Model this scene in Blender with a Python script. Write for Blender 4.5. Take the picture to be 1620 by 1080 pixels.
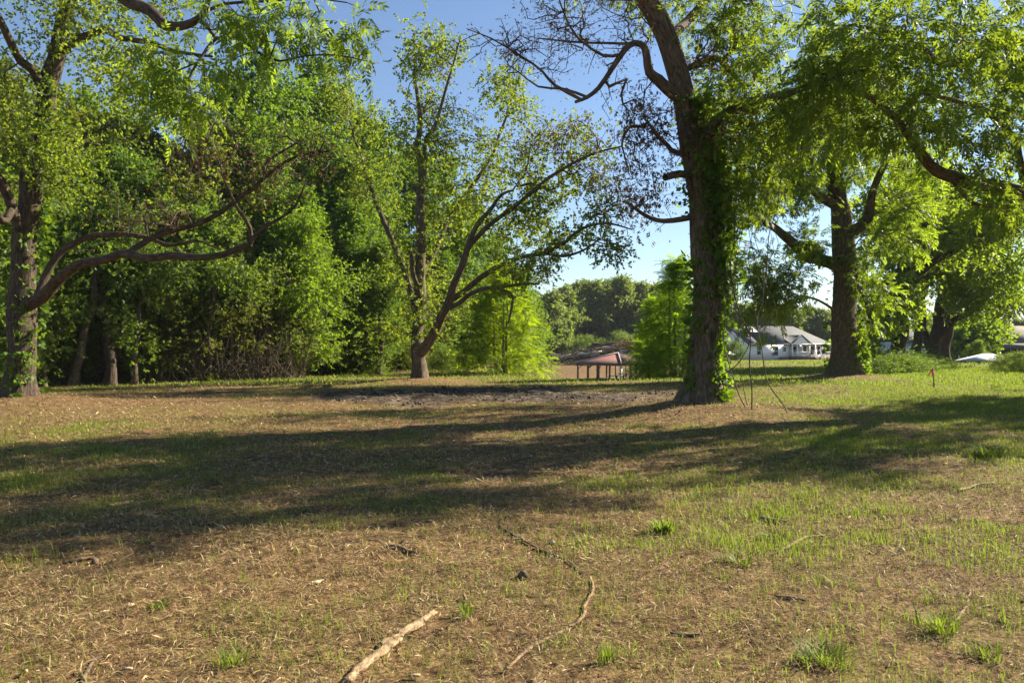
import bpy, math
import numpy as np

for o in list(bpy.data.objects):
    bpy.data.objects.remove(o)
SC = bpy.context.scene
COL = SC.collection
RNG = np.random.default_rng(11)

# ------------------------------------------------------------------ camera, sky, sun, exposure
F_PX, HOR, CAM_H = 1260.0, 548.0, 1.6
cam = bpy.data.cameras.new('camera')
cam.sensor_width = 36.0
cam.lens = 36.0 * F_PX / 1620.0
cam.shift_y = (HOR - 540.0) / 1620.0
cam.clip_start = 0.05
cam.clip_end = 4000
cam.dof.use_dof = True
cam.dof.focus_distance = 24.0
cam.dof.aperture_fstop = 6.3
camo = bpy.data.objects.new('camera', cam)
COL.objects.link(camo)
camo.location = (0, 0, CAM_H)
camo.rotation_euler = (math.pi / 2, 0, 0)
SC.camera = camo

SUN_EL = math.radians(31)
SUN_DIR = np.array([0.876, 0.482, 0.0])
SUN_DIR = np.append(SUN_DIR[:2] / np.linalg.norm(SUN_DIR[:2]) * math.cos(SUN_EL), math.sin(SUN_EL))
SUN_AZ = math.atan2(SUN_DIR[0], SUN_DIR[1])          # clockwise from +Y
world = bpy.data.worlds.new('World')
SC.world = world
world.use_nodes = True
wn = world.node_tree
bg = wn.nodes['Background']
sky = wn.nodes.new('ShaderNodeTexSky')
sky.sky_type = 'NISHITA'
sky.sun_disc = False
sky.sun_elevation = SUN_EL
sky.sun_rotation = SUN_AZ
sky.altitude = 50
sky.air_density = 1.0
sky.dust_density = 0.2
sky.ozone_density = 0.7
tint_n = wn.nodes.new('ShaderNodeMix'); tint_n.data_type = 'RGBA'; tint_n.blend_type = 'MULTIPLY'
tint_n.inputs[0].default_value = 1.0
tint_n.inputs[7].default_value = (.84, .91, 1.02, 1)          # the camera's white balance on the whole sky
wn.links.new(sky.outputs[0], tint_n.inputs[6])
wn.links.new(tint_n.outputs[2], bg.inputs[0])
bg.inputs[1].default_value = 0.048
sl = bpy.data.lights.new('sun', 'SUN')
sl.energy = 5.0
sl.angle = math.radians(0.53)
sl.color = (1.0, 0.89, 0.70)
sun = bpy.data.objects.new('sun', sl)
COL.objects.link(sun)
from mathutils import Vector, Matrix
sun.rotation_euler = Vector(SUN_DIR).to_track_quat('Z', 'Y').to_euler()
sun.location = (40, 25, 40)

SC.view_settings.view_transform = 'Standard'
SC.view_settings.look = 'None'
SC.view_settings.exposure = 1.76
SC.view_settings.gamma = 1.0
SC.view_settings.use_curve_mapping = False
SC.render.engine = 'CYCLES'
cy = SC.cycles
cy.max_bounces = 7
cy.diffuse_bounces = 4
cy.glossy_bounces = 2
cy.transmission_bounces = 5
cy.transparent_max_bounces = 4
cy.volume_bounces = 0
cy.use_denoising = True
try:
    cy.denoiser = 'OPENIMAGEDENOISE'
except Exception:
    pass
cy.use_adaptive_sampling = True
cy.adaptive_threshold = 0.008
cy.sample_clamp_indirect = 6.0

# ------------------------------------------------------------------ numpy helpers
def hash3(ix, iy, iz, seed=0):
    h = (ix * 374761393 + iy * 668265263 + iz * 2147483647 + seed * 144665) & 0xFFFFFFFF
    h = ((h ^ (h >> 13)) * 1274126177) & 0xFFFFFFFF
    return ((h ^ (h >> 16)) & 0xFFFF) / 65535.0

def vnoise(p, seed=0):
    p = np.asarray(p, float)
    i = np.floor(p).astype(np.int64)
    f = p - i
    f = f * f * (3 - 2 * f)
    r = 0
    for dx in (0, 1):
        wx = f[..., 0] if dx else 1 - f[..., 0]
        for dy in (0, 1):
            wy = f[..., 1] if dy else 1 - f[..., 1]
            for dz in (0, 1):
                wz = f[..., 2] if dz else 1 - f[..., 2]
                r = r + wx * wy * wz * hash3(i[..., 0] + dx, i[..., 1] + dy, i[..., 2] + dz, seed)
    return r * 2 - 1

def n2(x, y, s, seed=0, octv=1):
    r, a, t = 0, 1.0, 0
    for k in range(octv):
        r = r + a * vnoise(np.stack([x / s, y / s, np.zeros_like(x)], -1), seed + k)
        t += a; a *= .5; s *= .5
    return r / t

def sstep(a, b, x):
    t = np.clip((x - a) / (b - a), 0, 1)
    return t * t * (3 - 2 * t)

def norm(v):
    return v / np.maximum(np.linalg.norm(v, axis=-1, keepdims=True), 1e-9)

def P(px, py, d):
    return np.array([(px - 810) / F_PX * d, d, CAM_H - (py - HOR) / F_PX * d])

def XY(px, d):
    return (px - 810) / F_PX * d, d

# ------------------------------------------------------------------ object helpers
def tag(o, label=None, cat=None, group=None, kind=None):
    if label: o['label'] = label
    if cat: o['category'] = cat
    if group: o['group'] = group
    if kind: o['kind'] = kind
    return o

def empty(name, loc=(0, 0, 0), rz=0.0, s=1.0):
    o = bpy.data.objects.new(name, None)
    o.empty_display_size = .2
    COL.objects.link(o)
    o.location = loc
    o.rotation_euler = (0, 0, rz)
    o.scale = (s, s, s) if np.isscalar(s) else s
    return o

def link(name, me, parent=None, loc=None):
    o = bpy.data.objects.new(name, me)
    COL.objects.link(o)
    if parent is not None: o.parent = parent
    if loc is not None: o.location = loc
    return o

def npmesh(name, V, faces, mat=None, fattr=None, vattr=None, vcol=None, smooth=False, matidx=None):
    """faces: list of int arrays (n,3) or (n,4)"""
    me = bpy.data.meshes.new(name)
    V = np.ascontiguousarray(V, dtype=np.float32)
    faces = [np.asarray(f) for f in faces if len(f)]
    me.vertices.add(len(V))
    me.vertices.foreach_set('co', V.ravel())
    tot = np.concatenate([np.full(len(f), f.shape[1]) for f in faces]).astype(np.int32)
    idx = np.concatenate([f.ravel() for f in faces]).astype(np.int32)
    st = np.concatenate([[0], np.cumsum(tot)[:-1]]).astype(np.int32)
    me.loops.add(len(idx))
    me.loops.foreach_set('vertex_index', idx)
    me.polygons.add(len(tot))
    me.polygons.foreach_set('loop_start', st)
    me.polygons.foreach_set('loop_total', tot)
    if smooth:
        me.polygons.foreach_set('use_smooth', np.ones(len(tot), bool))
    if matidx is not None:
        me.polygons.foreach_set('material_index', np.asarray(matidx, np.int32))
    if fattr:
        for k, a in fattr.items():
            at = me.attributes.new(k, 'FLOAT', 'FACE')
            at.data.foreach_set('value', np.ascontiguousarray(a, dtype=np.float32))
    if vattr:
        for k, a in vattr.items():
            a = np.ascontiguousarray(a, dtype=np.float32)
            if a.ndim == 1:
                at = me.attributes.new(k, 'FLOAT', 'POINT'); at.data.foreach_set('value', a)
            else:
                at = me.attributes.new(k, 'FLOAT_VECTOR', 'POINT'); at.data.foreach_set('vector', a.ravel())
    me.update(calc_edges=True)
    if mat is not None:
        for m in (mat if isinstance(mat, (list, tuple)) else [mat]):
            me.materials.append(m)
    return me

class MB:
    """collects boxes / prisms / tubes into one mesh"""
    def __init__(s): s.v = []; s.f3 = []; s.f4 = []; s.n = 0
    def add(s, V, f4=(), f3=()):
        V = np.asarray(V, float)
        s.v.append(V)
        if len(f4): s.f4.append(np.asarray(f4) + s.n)
        if len(f3): s.f3.append(np.asarray(f3) + s.n)
        s.n += len(V); return s
    def box(s, c, d, M=None):
        c = np.asarray(c, float); d = np.asarray(d, float) / 2
        V = np.array([[x, y, z] for x in (-1, 1) for y in (-1, 1) for z in (-1, 1)]) * d
        if M is not None: V = V @ np.asarray(M).T
        return s.add(V + c, [[0, 1, 3, 2], [4, 6, 7, 5], [0, 4, 5, 1], [2, 3, 7, 6], [0, 2, 6, 4], [1, 5, 7, 3]])
    def poly(s, pts):
        n = len(pts)
        if n == 3: return s.add(pts, f3=[[0, 1, 2]])
        return s.add(pts, f4=[[0, 1, 2, 3]])
    def slab(s, pts, t):
        """thick polygon: pts quad/tri extruded down by t"""
        A = np.asarray(pts, float); B = A - np.array([0, 0, t]); n = len(A)
        V = np.vstack([A, B])
        side = [[i, i + n, (i + 1) % n + n, (i + 1) % n] for i in range(n)]
        if n == 3: return s.add(V, f4=side, f3=[[0, 1, 2], [5, 4, 3]])
        return s.add(V, f4=side + [[0, 1, 2, 3], [7, 6, 5, 4]])
    def tube(s, pts, rads, n=8, cap=True):
        pts = np.asarray(pts, float); rads = np.broadcast_to(rads, (len(pts),))
        t = np.gradient(pts, axis=0); t = norm(t)
        ref = np.array([.31, .83, .11]); ref2 = np.array([.9, -.2, .4])
        b = np.cross(t, ref); bad = np.linalg.norm(b, axis=1) < .2
        b[bad] = np.cross(t[bad], ref2); b = norm(b); c = np.cross(t, b)
        a = np.arange(n) / n * 2 * np.pi
        V = pts[:, None] + (np.cos(a)[None, :, None] * b[:, None] + np.sin(a)[None, :, None] * c[:, None]) * rads[:, None, None]
        m = len(pts)
        i, j = np.meshgrid(np.arange(m - 1), np.arange(n), indexing='ij')
        f = np.stack([i * n + j, i * n + (j + 1) % n, (i + 1) * n + (j + 1) % n, (i + 1) * n + j], -1).reshape(-1, 4)
        V = V.reshape(-1, 3)
        f3 = []
        if cap:
            V = np.vstack([V, pts[0], pts[-1]])
            f3 = [[(k + 1) % n, k, m * n] for k in range(n)] + [[(m - 1) * n + k, (m - 1) * n + (k + 1) % n, m * n + 1] for k in range(n)]
        return s.add(V, f, f3)
    def mesh(s, name, mat, smooth=False):
        fs = []
        if s.f4: fs.append(np.vstack(s.f4))
        if s.f3: fs.append(np.vstack(s.f3))
        return npmesh(name, np.vstack(s.v), fs, mat, smooth=smooth)
    def build(s, name, mat, parent=None, smooth=False, loc=None):
        return link(name, s.mesh(name, mat, smooth), parent, loc)

# ------------------------------------------------------------------ materials
def new_mat(name):
    m = bpy.data.materials.new(name)
    m.use_nodes = True
    nt = m.node_tree
    return m, nt, nt.nodes['Principled BSDF'], nt.nodes['Material Output']

def N(nt, t, **kw):
    n = nt.nodes.new(t)
    for k, v in kw.items():
        if k == 'inp':
            for a, b in v.items(): n.inputs[a].default_value = b
        else: setattr(n, k, v)
    return n

def ramp(nt, src, stops):
    r = nt.nodes.new('ShaderNodeValToRGB')
    e = r.color_ramp.elements
    while len(e) < len(stops): e.new(0.5)
    for k, (p, c) in enumerate(stops):
        e[k].position = p
        e[k].color = (*c, 1) if len(c) == 3 else c
    nt.links.new(src, r.inputs[0])
    return r

def leaf_mat(name, dark, light, trans, mixf=0.5, rough=.55, objvar=.12):
    m, nt, bs, out = new_mat(name)
    L = nt.links.new
    at = N(nt, 'ShaderNodeAttribute', attribute_name='tint')
    oi = N(nt, 'ShaderNodeObjectInfo')
    ma = N(nt, 'ShaderNodeMath', operation='MULTIPLY_ADD', inp={1: objvar * 2, 2: -objvar})
    L(oi.outputs['Random'], ma.inputs[0])
    ad = N(nt, 'ShaderNodeMath', operation='ADD', use_clamp=True)
    L(at.outputs['Fac'], ad.inputs[0]); L(ma.outputs[0], ad.inputs[1])
    mid = tuple((a + b) / 2 for a, b in zip(dark, light))
    r = ramp(nt, ad.outputs[0], [(0, dark), (.55, mid), (1, light)])
    L(r.outputs[0], bs.inputs['Base Color'])
    bs.inputs['Roughness'].default_value = rough
    bs.inputs['Specular IOR Level'].default_value = .2
    tdark = tuple(c * .65 for c in trans)
    r2 = ramp(nt, ad.outputs[0], [(0, tdark), (1, trans)])
    tr = N(nt, 'ShaderNodeBsdfTranslucent')
    L(r2.outputs[0], tr.inputs[0])
    mx = N(nt, 'ShaderNodeMixShader', inp={0: mixf})
    L(bs.outputs[0], mx.inputs[1]); L(tr.outputs[0], mx.inputs[2])
    L(mx.outputs[0], out.inputs[0])
    return m

def bark_mat(name, dark, light, moss=(.05, .07, .02), mossf=.2, scale=1.0, depth=.5):
    m, nt, bs, out = new_mat(name)
    L = nt.links.new
    at = N(nt, 'ShaderNodeAttribute', attribute_name='bark')
    mp = N(nt, 'ShaderNodeMapping'); mp.inputs['Scale'].default_value = (22 * scale, 22 * scale, 4.5 * scale)
    L(at.outputs['Vector'], mp.inputs[0])
    no = N(nt, 'ShaderNodeTexNoise', inp={'Scale': 1.0, 'Detail': 5, 'Roughness': .62, 'Distortion': .7})
    L(mp.outputs[0], no.inputs['Vector'])
    mp2 = N(nt, 'ShaderNodeMapping'); mp2.inputs['Scale'].default_value = (1.6, 1.6, .8)
    L(at.outputs['Vector'], mp2.inputs[0])
    no2 = N(nt, 'ShaderNodeTexNoise', inp={'Scale': 1.0, 'Detail': 4, 'Roughness': .6})
    L(mp2.outputs[0], no2.inputs['Vector'])
    r = ramp(nt, no.outputs[0], [(.33, dark), (.5, tuple((a + b) * .45 for a, b in zip(dark, light))), (.68, light)])
    r2 = ramp(nt, no2.outputs[0], [(.52, (0, 0, 0)), (.68, (1, 1, 1))])
    fm = N(nt, 'ShaderNodeMath', operation='MULTIPLY', inp={1: mossf}); L(r2.outputs[0], fm.inputs[0])
    mx = N(nt, 'ShaderNodeMix', data_type='RGBA')
    mx.inputs[7].default_value = (*moss, 1)
    L(fm.outputs[0], mx.inputs[0]); L(r.outputs[0], mx.inputs[6])
    L(mx.outputs[2], bs.inputs['Base Color'])
    bs.inputs['Roughness'].default_value = .9
    bs.inputs['Specular IOR Level'].default_value = .15
    bp = N(nt, 'ShaderNodeBump', inp={'Strength': depth, 'Distance': .04})
    L(no.outputs[0], bp.inputs['Height']); L(bp.outputs[0], bs.inputs['Normal'])
    return m

def plain_mat(name, col, rough=.7, var=.12, scale=6.0, spec=.3, metal=0, bump=.0, stretch=None):
    m, nt, bs, out = new_mat(name)
    L = nt.links.new
    tc = N(nt, 'ShaderNodeTexCoord')
    src = tc.outputs['Object']
    if stretch:
        mp = N(nt, 'ShaderNodeMapping'); mp.inputs['Scale'].default_value = stretch
        L(src, mp.inputs[0]); src = mp.outputs[0]
    no = N(nt, 'ShaderNodeTexNoise', inp={'Scale': scale, 'Detail': 5, 'Roughness': .6})
    L(src, no.inputs['Vector'])
    r = ramp(nt, no.outputs[0], [(.3, tuple(c * (1 - var * 2) for c in col)), (.7, tuple(min(1, c * (1 + var)) for c in col))])
    L(r.outputs[0], bs.inputs['Base Color'])
    bs.inputs['Roughness'].default_value = rough
    bs.inputs['Specular IOR Level'].default_value = spec
    bs.inputs['Metallic'].default_value = metal
    if bump:
        bp = N(nt, 'ShaderNodeBump', inp={'Strength': bump, 'Distance': .02})
        L(no.outputs[0], bp.inputs['Height']); L(bp.outputs[0], bs.inputs['Normal'])
    return m

def tint_mat(name, stops, rough=.8, trans=None, mixf=.35):
    m, nt, bs, out = new_mat(name)
    L = nt.links.new
    at = N(nt, 'ShaderNodeAttribute', attribute_name='tint')
    r = ramp(nt, at.outputs['Fac'], stops)
    L(r.outputs[0], bs.inputs['Base Color'])
    bs.inputs['Roughness'].default_value = rough
    bs.inputs['Specular IOR Level'].default_value = .2
    if trans:
        tr = N(nt, 'ShaderNodeBsdfTranslucent'); tr.inputs[0].default_value = (*trans, 1)
        mx = N(nt, 'ShaderNodeMixShader', inp={0: mixf})
        L(bs.outputs[0], mx.inputs[1]); L(tr.outputs[0], mx.inputs[2]); L(mx.outputs[0], out.inputs[0])
    return m

M = {}
M['bark'] = bark_mat('bark_grey_brown', (.030, .022, .015), (.19, .142, .102), mossf=.25)
M['bark_dark'] = bark_mat('bark_dark', (.018, .013, .009), (.115, .085, .062), mossf=.35)
M['bark_wood'] = bark_mat('bark_woodland', (.035, .026, .018), (.20, .15, .11), mossf=.3, depth=.3)
M['bark_pale'] = bark_mat('bark_pale_vine', (.06, .045, .03), (.24, .19, .13), mossf=.1, depth=.2)
M['pecan'] = leaf_mat('leaf_pecan', (.030, .075, .010), (.095, .165, .022), (.34, .46, .025), .45)
M['pecan_yellow'] = leaf_mat('leaf_pecan_spring', (.042, .095, .012), (.115, .175, .020), (.37, .52, .025), .5)
M['oak'] = leaf_mat('leaf_pecan_centre', (.038, .082, .012), (.125, .18, .024), (.36, .46, .025), .45)
M['gum'] = leaf_mat('leaf_sweetgum', (.030, .085, .011), (.10, .175, .024), (.26, .42, .02), .40)
M['wood_dark'] = leaf_mat('leaf_understory', (.034, .076, .014), (.115, .17, .030), (.27, .40, .025), .42)
M['wood_olive'] = leaf_mat('leaf_olive', (.042, .068, .014), (.125, .14, .026), (.28, .32, .025), .40)
M['lime'] = leaf_mat('leaf_lime', (.045, .105, .010), (.125, .20, .018), (.34, .50, .02), .42)
M['cypress'] = leaf_mat('needle_cypress', (.060, .14, .006), (.17, .25, .010), (.45, .60, .012), .5)
M['cypress_deep'] = leaf_mat('needle_cypress_deep', (.050, .13, .008), (.15, .24, .014), (.40, .62, .015), .55)
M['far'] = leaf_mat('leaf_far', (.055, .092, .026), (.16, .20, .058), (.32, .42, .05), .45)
M['ivy'] = leaf_mat('leaf_ivy', (.030, .080, .012), (.11, .19, .028), (.30, .48, .02), .45, rough=.5)
M['dry'] = leaf_mat('leaf_dry_brown', (.045, .022, .010), (.14, .075, .035), (.18, .09, .03), .35)
M['weed'] = leaf_mat('leaf_weed', (.028, .075, .008), (.10, .17, .018), (.26, .40, .02), .4)

# ------------------------------------------------------------------ terrain
T_BASE = {'t1': XY(30, 22.0), 't2': XY(662, 36.0), 't3': XY(1107, 18.5), 't4': XY(1338, 39.0)}
MOUNDS = [(*T_BASE['t3'], .32, 1.5), (*T_BASE['t4'], .38, 1.7), (*T_BASE['t1'], .22, 1.6), (*T_BASE['t2'], .2, 1.5)]

def H(x, y):
    x = np.asarray(x, float); y = np.asarray(y, float)
    z = .07 * n2(x, y, 9.0, 3) * sstep(2, 8, np.hypot(x, y))
    z = z + .045 * n2(x, y, 1.7, 5, 2) * (1 - sstep(25, 50, y)) + .028 * n2(x, y, .4, 8, 3) * (1 - sstep(14, 24, y))
    for mx, my, a, s in MOUNDS:
        z = z + a * np.exp(-((x - mx) ** 2 + (y - my) ** 2) / (2 * s * s))
    ry = np.maximum(y, 1)
    w = sstep(-.015, .05, x / ry) * (1 - sstep(.20, .27, x / ry))
    dip = sstep(36, 70, y) * 2.9
    dip = dip - 1.9 * sstep(119, 137, y)
    dip = dip * (1 - sstep(180, 300, y)) 
    z = z - w * dip
    z = z - .75 * sstep(60, 135, y) * (1 - w * .6)
    # churned soil patch
    b = bare_amt(x, y)
    z = z + b * (.16 * n2(x, y, .9, 21, 3) + .05)
    return z

def bare_amt(x, y):
    e = ((x + .4 + .12 * (y - 26)) / 6.2) ** 2 + ((y - 25.5) / 4.6) ** 2
    e = e + .75 * n2(x, y, 2.6, 31, 4)
    return 1 - sstep(.45, 1.25, e)

def green_amt(x, y):
    """how grassy the ground is (0 bare litter - 1 turf)"""
    g = .24 + .06 * sstep(7, 12, y) + .50 * n2(x, y, 2.6, 41, 3) + .34 * n2(x, y, .6, 47, 2)
    g = g + .06 * sstep(8, 16, y) + .22 * sstep(28, 40, y) + .45 * sstep(.25, .5, x / np.maximum(y, 1)) * sstep(8, 22, y)
    
    g = g - .22 * sstep(9, 12, y) * (1 - sstep(26, 34, y)) * (1 - sstep(.15, .4, x / np.maximum(y, 1)))
    for mx, my, a, s in MOUNDS:
        g = g - .9 * np.exp(-((x - mx) ** 2 + (y - my) ** 2) / (2 * (s * 1.25) ** 2))
    bank = sstep(118, 122, y) * (1 - sstep(134, 140, y)) * sstep(.055, .08, x / np.maximum(y, 1)) * (1 - sstep(.2, .25, x / np.maximum(y, 1)))
    return np.clip(g - bank * 1.5 - .9 * bare_amt(x, y) - .5 * dirt_amt(x, y), 0, 1)

def dirt_amt(x, y):
    # leaf litter and dirt along the edge of the wood and bank behind centre tree
    r = x / np.maximum(y, 1)
    return sstep(42, 46, y) * (1 - sstep(75, 85, y)) * (1 - sstep(0.0, .03, r)) * (.6 + .4 * n2(x, y, 3, 51, 2))

def H1(x, y):
    return float(H(np.array([x]), np.array([y]))[0])

def axis(h0, lim, growth, first):
    a = [0.0]; s = first
    while a[-1] < lim:
        a.append(a[-1] + s)
        if a[-1] > h0: s *= growth
    return np.array(a)
gx = axis(7, 1500, 1.075, .13)
gx = np.concatenate([-gx[:0:-1], gx])
gy = np.concatenate([-axis(1, 60, 1.3, .5)[:0:-1], axis(13, 2500, 1.035, .12)])
GX, GY = np.meshgrid(gx, gy)
GZ = H(GX, GY)
V = np.stack([GX, GY, GZ], -1).reshape(-1, 3)
nx, ny = len(gx), len(gy)
i, j = np.meshgrid(np.arange(ny - 1), np.arange(nx - 1), indexing='ij')
f = np.stack([i * nx + j, i * nx + j + 1, (i + 1) * nx + j + 1, (i + 1) * nx + j], -1).reshape(-1, 4)

m, nt, bs, out = new_mat('ground_litter_and_turf')
L = nt.links.new
tc = N(nt, 'ShaderNodeTexCoord')
ag = N(nt, 'ShaderNodeAttribute', attribute_name='green')
ab = N(nt, 'ShaderNodeAttribute', attribute_name='bare')
n_f = N(nt, 'ShaderNodeTexNoise', inp={'Scale': 42.0, 'Detail': 7, 'Roughness': .72}); L(tc.outputs['Object'], n_f.inputs['Vector'])
n_m = N(nt, 'ShaderNodeTexNoise', inp={'Scale': 3.2, 'Detail': 6, 'Roughness': .65}); L(tc.outputs['Object'], n_m.inputs['Vector'])
r_f = ramp(nt, n_f.outputs[0], [(.34, (.032, .020, .011)), (.46, (.130, .080, .040)), (.58, (.275, .18, .086)), (.72, (.46, .34, .18))])
r_g = ramp(nt, n_f.outputs[0], [(.30, (.045, .055, .013)), (.50, (.12, .13, .026)), (.72, (.23, .21, .055))])
r_b = ramp(nt, n_m.outputs[0], [(.36, (.022, .017, .013)), (.52, (.075, .060, .046)), (.70, (.26, .22, .17))])
mul = N(nt, 'ShaderNodeMath', operation='MULTIPLY_ADD', inp={1: .9, 2: -.45}); L(n_m.outputs[0], mul.inputs[0])
gad = N(nt, 'ShaderNodeMath', operation='ADD', use_clamp=True); L(ag.outputs['Fac'], gad.inputs[0]); L(mul.outputs[0], gad.inputs[1])
gm = N(nt, 'ShaderNodeMath', operation='MULTIPLY', inp={1: .9}); L(gad.outputs[0], gm.inputs[0])
mx1 = N(nt, 'ShaderNodeMix', data_type='RGBA'); L(gm.outputs[0], mx1.inputs[0]); L(r_f.outputs[0], mx1.inputs[6]); L(r_g.outputs[0], mx1.inputs[7])
mx2 = N(nt, 'ShaderNodeMix', data_type='RGBA'); L(ab.outputs['Fac'], mx2.inputs[0]); L(mx1.outputs[2], mx2.inputs[6]); L(r_b.outputs[0], mx2.inputs[7])
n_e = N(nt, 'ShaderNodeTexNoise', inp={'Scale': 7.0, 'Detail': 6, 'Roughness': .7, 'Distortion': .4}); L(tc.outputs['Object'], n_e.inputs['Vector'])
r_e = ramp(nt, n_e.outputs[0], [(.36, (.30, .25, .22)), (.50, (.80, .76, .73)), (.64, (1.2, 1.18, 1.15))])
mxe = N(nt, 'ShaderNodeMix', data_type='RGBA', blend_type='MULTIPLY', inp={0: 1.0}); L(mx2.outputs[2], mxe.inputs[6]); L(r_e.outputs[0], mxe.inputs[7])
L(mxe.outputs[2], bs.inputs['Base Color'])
bs.inputs['Roughness'].default_value = .95
bs.inputs['Specular IOR Level'].default_value = .1
bp = N(nt, 'ShaderNodeBump', inp={'Strength': .8, 'Distance': .03}); L(n_f.outputs[0], bp.inputs['Height']); L(bp.outputs[0], bs.inputs['Normal'])
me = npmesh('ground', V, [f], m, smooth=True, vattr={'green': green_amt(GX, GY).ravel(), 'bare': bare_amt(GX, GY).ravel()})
tag(link('ground', me), kind='structure')

# ------------------------------------------------------------------ leaf sprig shapes (unit size, x = along the sprig)
def quad_leaf(base, d, side, ln, wd, bend=.0, up=np.array([0, 0, 1.0])):
    base = np.asarray(base, float); d = np.asarray(d, float); side = np.asarray(side, float)
    mid = base + d * ln * .45 - up * bend * .3
    return [base, mid + side * wd / 2, base + d * ln - up * bend, mid - side * wd / 2]

def sprig_pecan(pairs=4, seed=0):
    r = np.random.default_rng(seed); V = []
    for k in range(pairs):
        x = .25 + .6 * k / (pairs - 1)
        for sgn in (1, -1):
            a = math.radians(48 + r.uniform(-12, 12))
            d = np.array([math.cos(a), sgn * math.sin(a), -.25 + r.uniform(-.2, .15)])
            d /= np.linalg.norm(d)
            side = np.array([-d[1], d[0], r.uniform(-.4, .4)])
            V += quad_leaf([x, 0, -.18 * x * x], d, side, r.uniform(.34, .46), r.uniform(.12, .16), .06)
    V += quad_leaf([.88, 0, -.14], [1, 0, -.35], [0, 1, .1], .45, .15, .05)
    V += [[0, .012, 0], [.5, .012, -.045], [.9, 0, -.15], [.5, -.012, -.045]]
    return np.array(V)

def sprig_simple(n=7, seed=0, ln=.36, wd=.26, spread=1.0):
    r = np.random.default_rng(seed); V = []
    for k in range(n):
        x = .12 + .8 * k / (n - 1)
        a = r.uniform(0, 2 * np.pi)
        d = np.array([.55, math.cos(a) * spread, math.sin(a) * spread * .8 - .25]); d /= np.linalg.norm(d)
        side = np.cross(d, r.normal(size=3)); side /= np.linalg.norm(side)
        V += quad_leaf([x, 0, 0], d, side, ln * r.uniform(.75, 1.25), wd * r.uniform(.75, 1.2), .05)
    return np.array(V)

def sprig_cypress(seed=0):
    r = np.random.default_rng(seed); V = []
    for k in range(7):
        x = .1 + .85 * k / 6
        for sgn in (1, -1):
            d = np.array([.6, sgn * .8, r.uniform(-.3, .1)]); d /= np.linalg.norm(d)
            V += quad_leaf([x, 0, -.15 * x * x], d, [-d[1], d[0], r.uniform(-.5, .5)], (.36 * (1.1 - .6 * x)) * r.uniform(.8, 1.2), .085, .04)
    return np.array(V)

def sprig_dry(seed=0):
    r = np.random.default_rng(seed); V = []
    for k in range(5):
        d = np.array([r.uniform(-.4, .6), r.uniform(-.5, .5), -1.0]); d /= np.linalg.norm(d)
        V += quad_leaf([r.uniform(0, .7), 0, 0], d, norm(np.cross(d, r.normal(size=3))), r.uniform(.3, .6), r.uniform(.08, .15), 0)
    return np.array(V)

def sprig_ivy(seed=0):
    r = np.random.default_rng(seed); V = []
    for k in range(5):
        b = np.array([r.uniform(-.3, .8), r.uniform(-.5, .5), r.uniform(0, .3)])
        a = r.uniform(-.9, .9)
        d = np.array([math.cos(a), math.sin(a), r.uniform(-.5, .3)]); d /= np.linalg.norm(d)
        side = norm(np.cross(d, np.array([r.uniform(-.4, .4), r.uniform(-.4, .4), 1.])))
        ln, wd = r.uniform(.42, .6), r.uniform(.4, .55)
        m1 = b + d * ln * .28
        V += [b, m1 + side * wd / 2, b + d * ln, m1 - side * wd / 2]
    return np.array(V)

SPR = {'pecan': [sprig_pecan(4, s) for s in range(5)],
       'simple': [sprig_simple(7, s) for s in range(5)],
       'fine': [sprig_simple(8, s + 30, .30, .18) for s in range(5)],
       'big': [sprig_simple(6, s + 50, .46, .36) for s in range(5)],
       'cypress': [sprig_cypress(s) for s in range(4)],
       'dry': [sprig_dry(s) for s in range(4)],
       'ivy': [sprig_ivy(s) for s in range(5)]}

def rot_from(d, roll):
    """rotation matrices with x along d, rolled"""
    d = norm(d)
    up = np.tile(np.array([0, 0, 1.0]), (len(d), 1))
    y = np.cross(up, d); bad = np.linalg.norm(y, axis=1) < .05
    y[bad] = np.array([0, 1.0, 0]); y = norm(y); z = np.cross(d, y)
    c, s = np.cos(roll)[:, None], np.sin(roll)[:, None]
    y2, z2 = y * c + z * s, z * c - y * s
    return np.stack([d, y2, z2], -1)

class Leaves:
    def __init__(s, rng): s.t = []; s.d = []; s.s = []; s.rng = rng
    def add(s, pos, d, size):
        s.t.append(np.asarray(pos)); s.d.append(np.asarray(d)); s.s.append(np.asarray(size))
    def pack(s): return np.vstack(s.t), np.vstack(s.d), np.concatenate(s.s)

def leaves_mesh(name, kind, mat, T, D, S, base, rng, roll=.6, tint=None):
    protos = SPR[kind]; n = len(T)
    R = rot_from(D, rng.normal(0, roll, n))
    which = rng.integers(0, len(protos), n)
    Vs, tn = [], []
    for k, pr in enumerate(protos):
        q = which == k
        if not q.any(): continue
        W = np.einsum('nij,mj->nmi', R[q] * S[q][:, None, None], pr) + (T[q] - base)[:, None]
        Vs.append(W.reshape(-1, 3))
        nl = len(pr) // 4
        tq = (rng.normal(.5, .15, q.sum()) + .30 * vnoise(T[q] / 1.1 + 50, 77))[:, None]
        tn.append((tq + rng.normal(0, .13, (q.sum(), nl))).ravel())
    V = np.vstack(Vs)
    return npmesh(name, V, [np.arange(len(V)).reshape(-1, 4)], mat, fattr={'tint': np.clip(np.concatenate(tn), 0, 1)})

def leaf_protos(kind, mat):
    out = []
    for k, pr in enumerate(SPR[kind]):
        out.append(npmesh('leaf', pr, [np.arange(len(pr)).reshape(-1, 4)], mat, fattr={'tint': np.full(len(pr) // 4, .35 + .1 * k)}))
    return out

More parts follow.
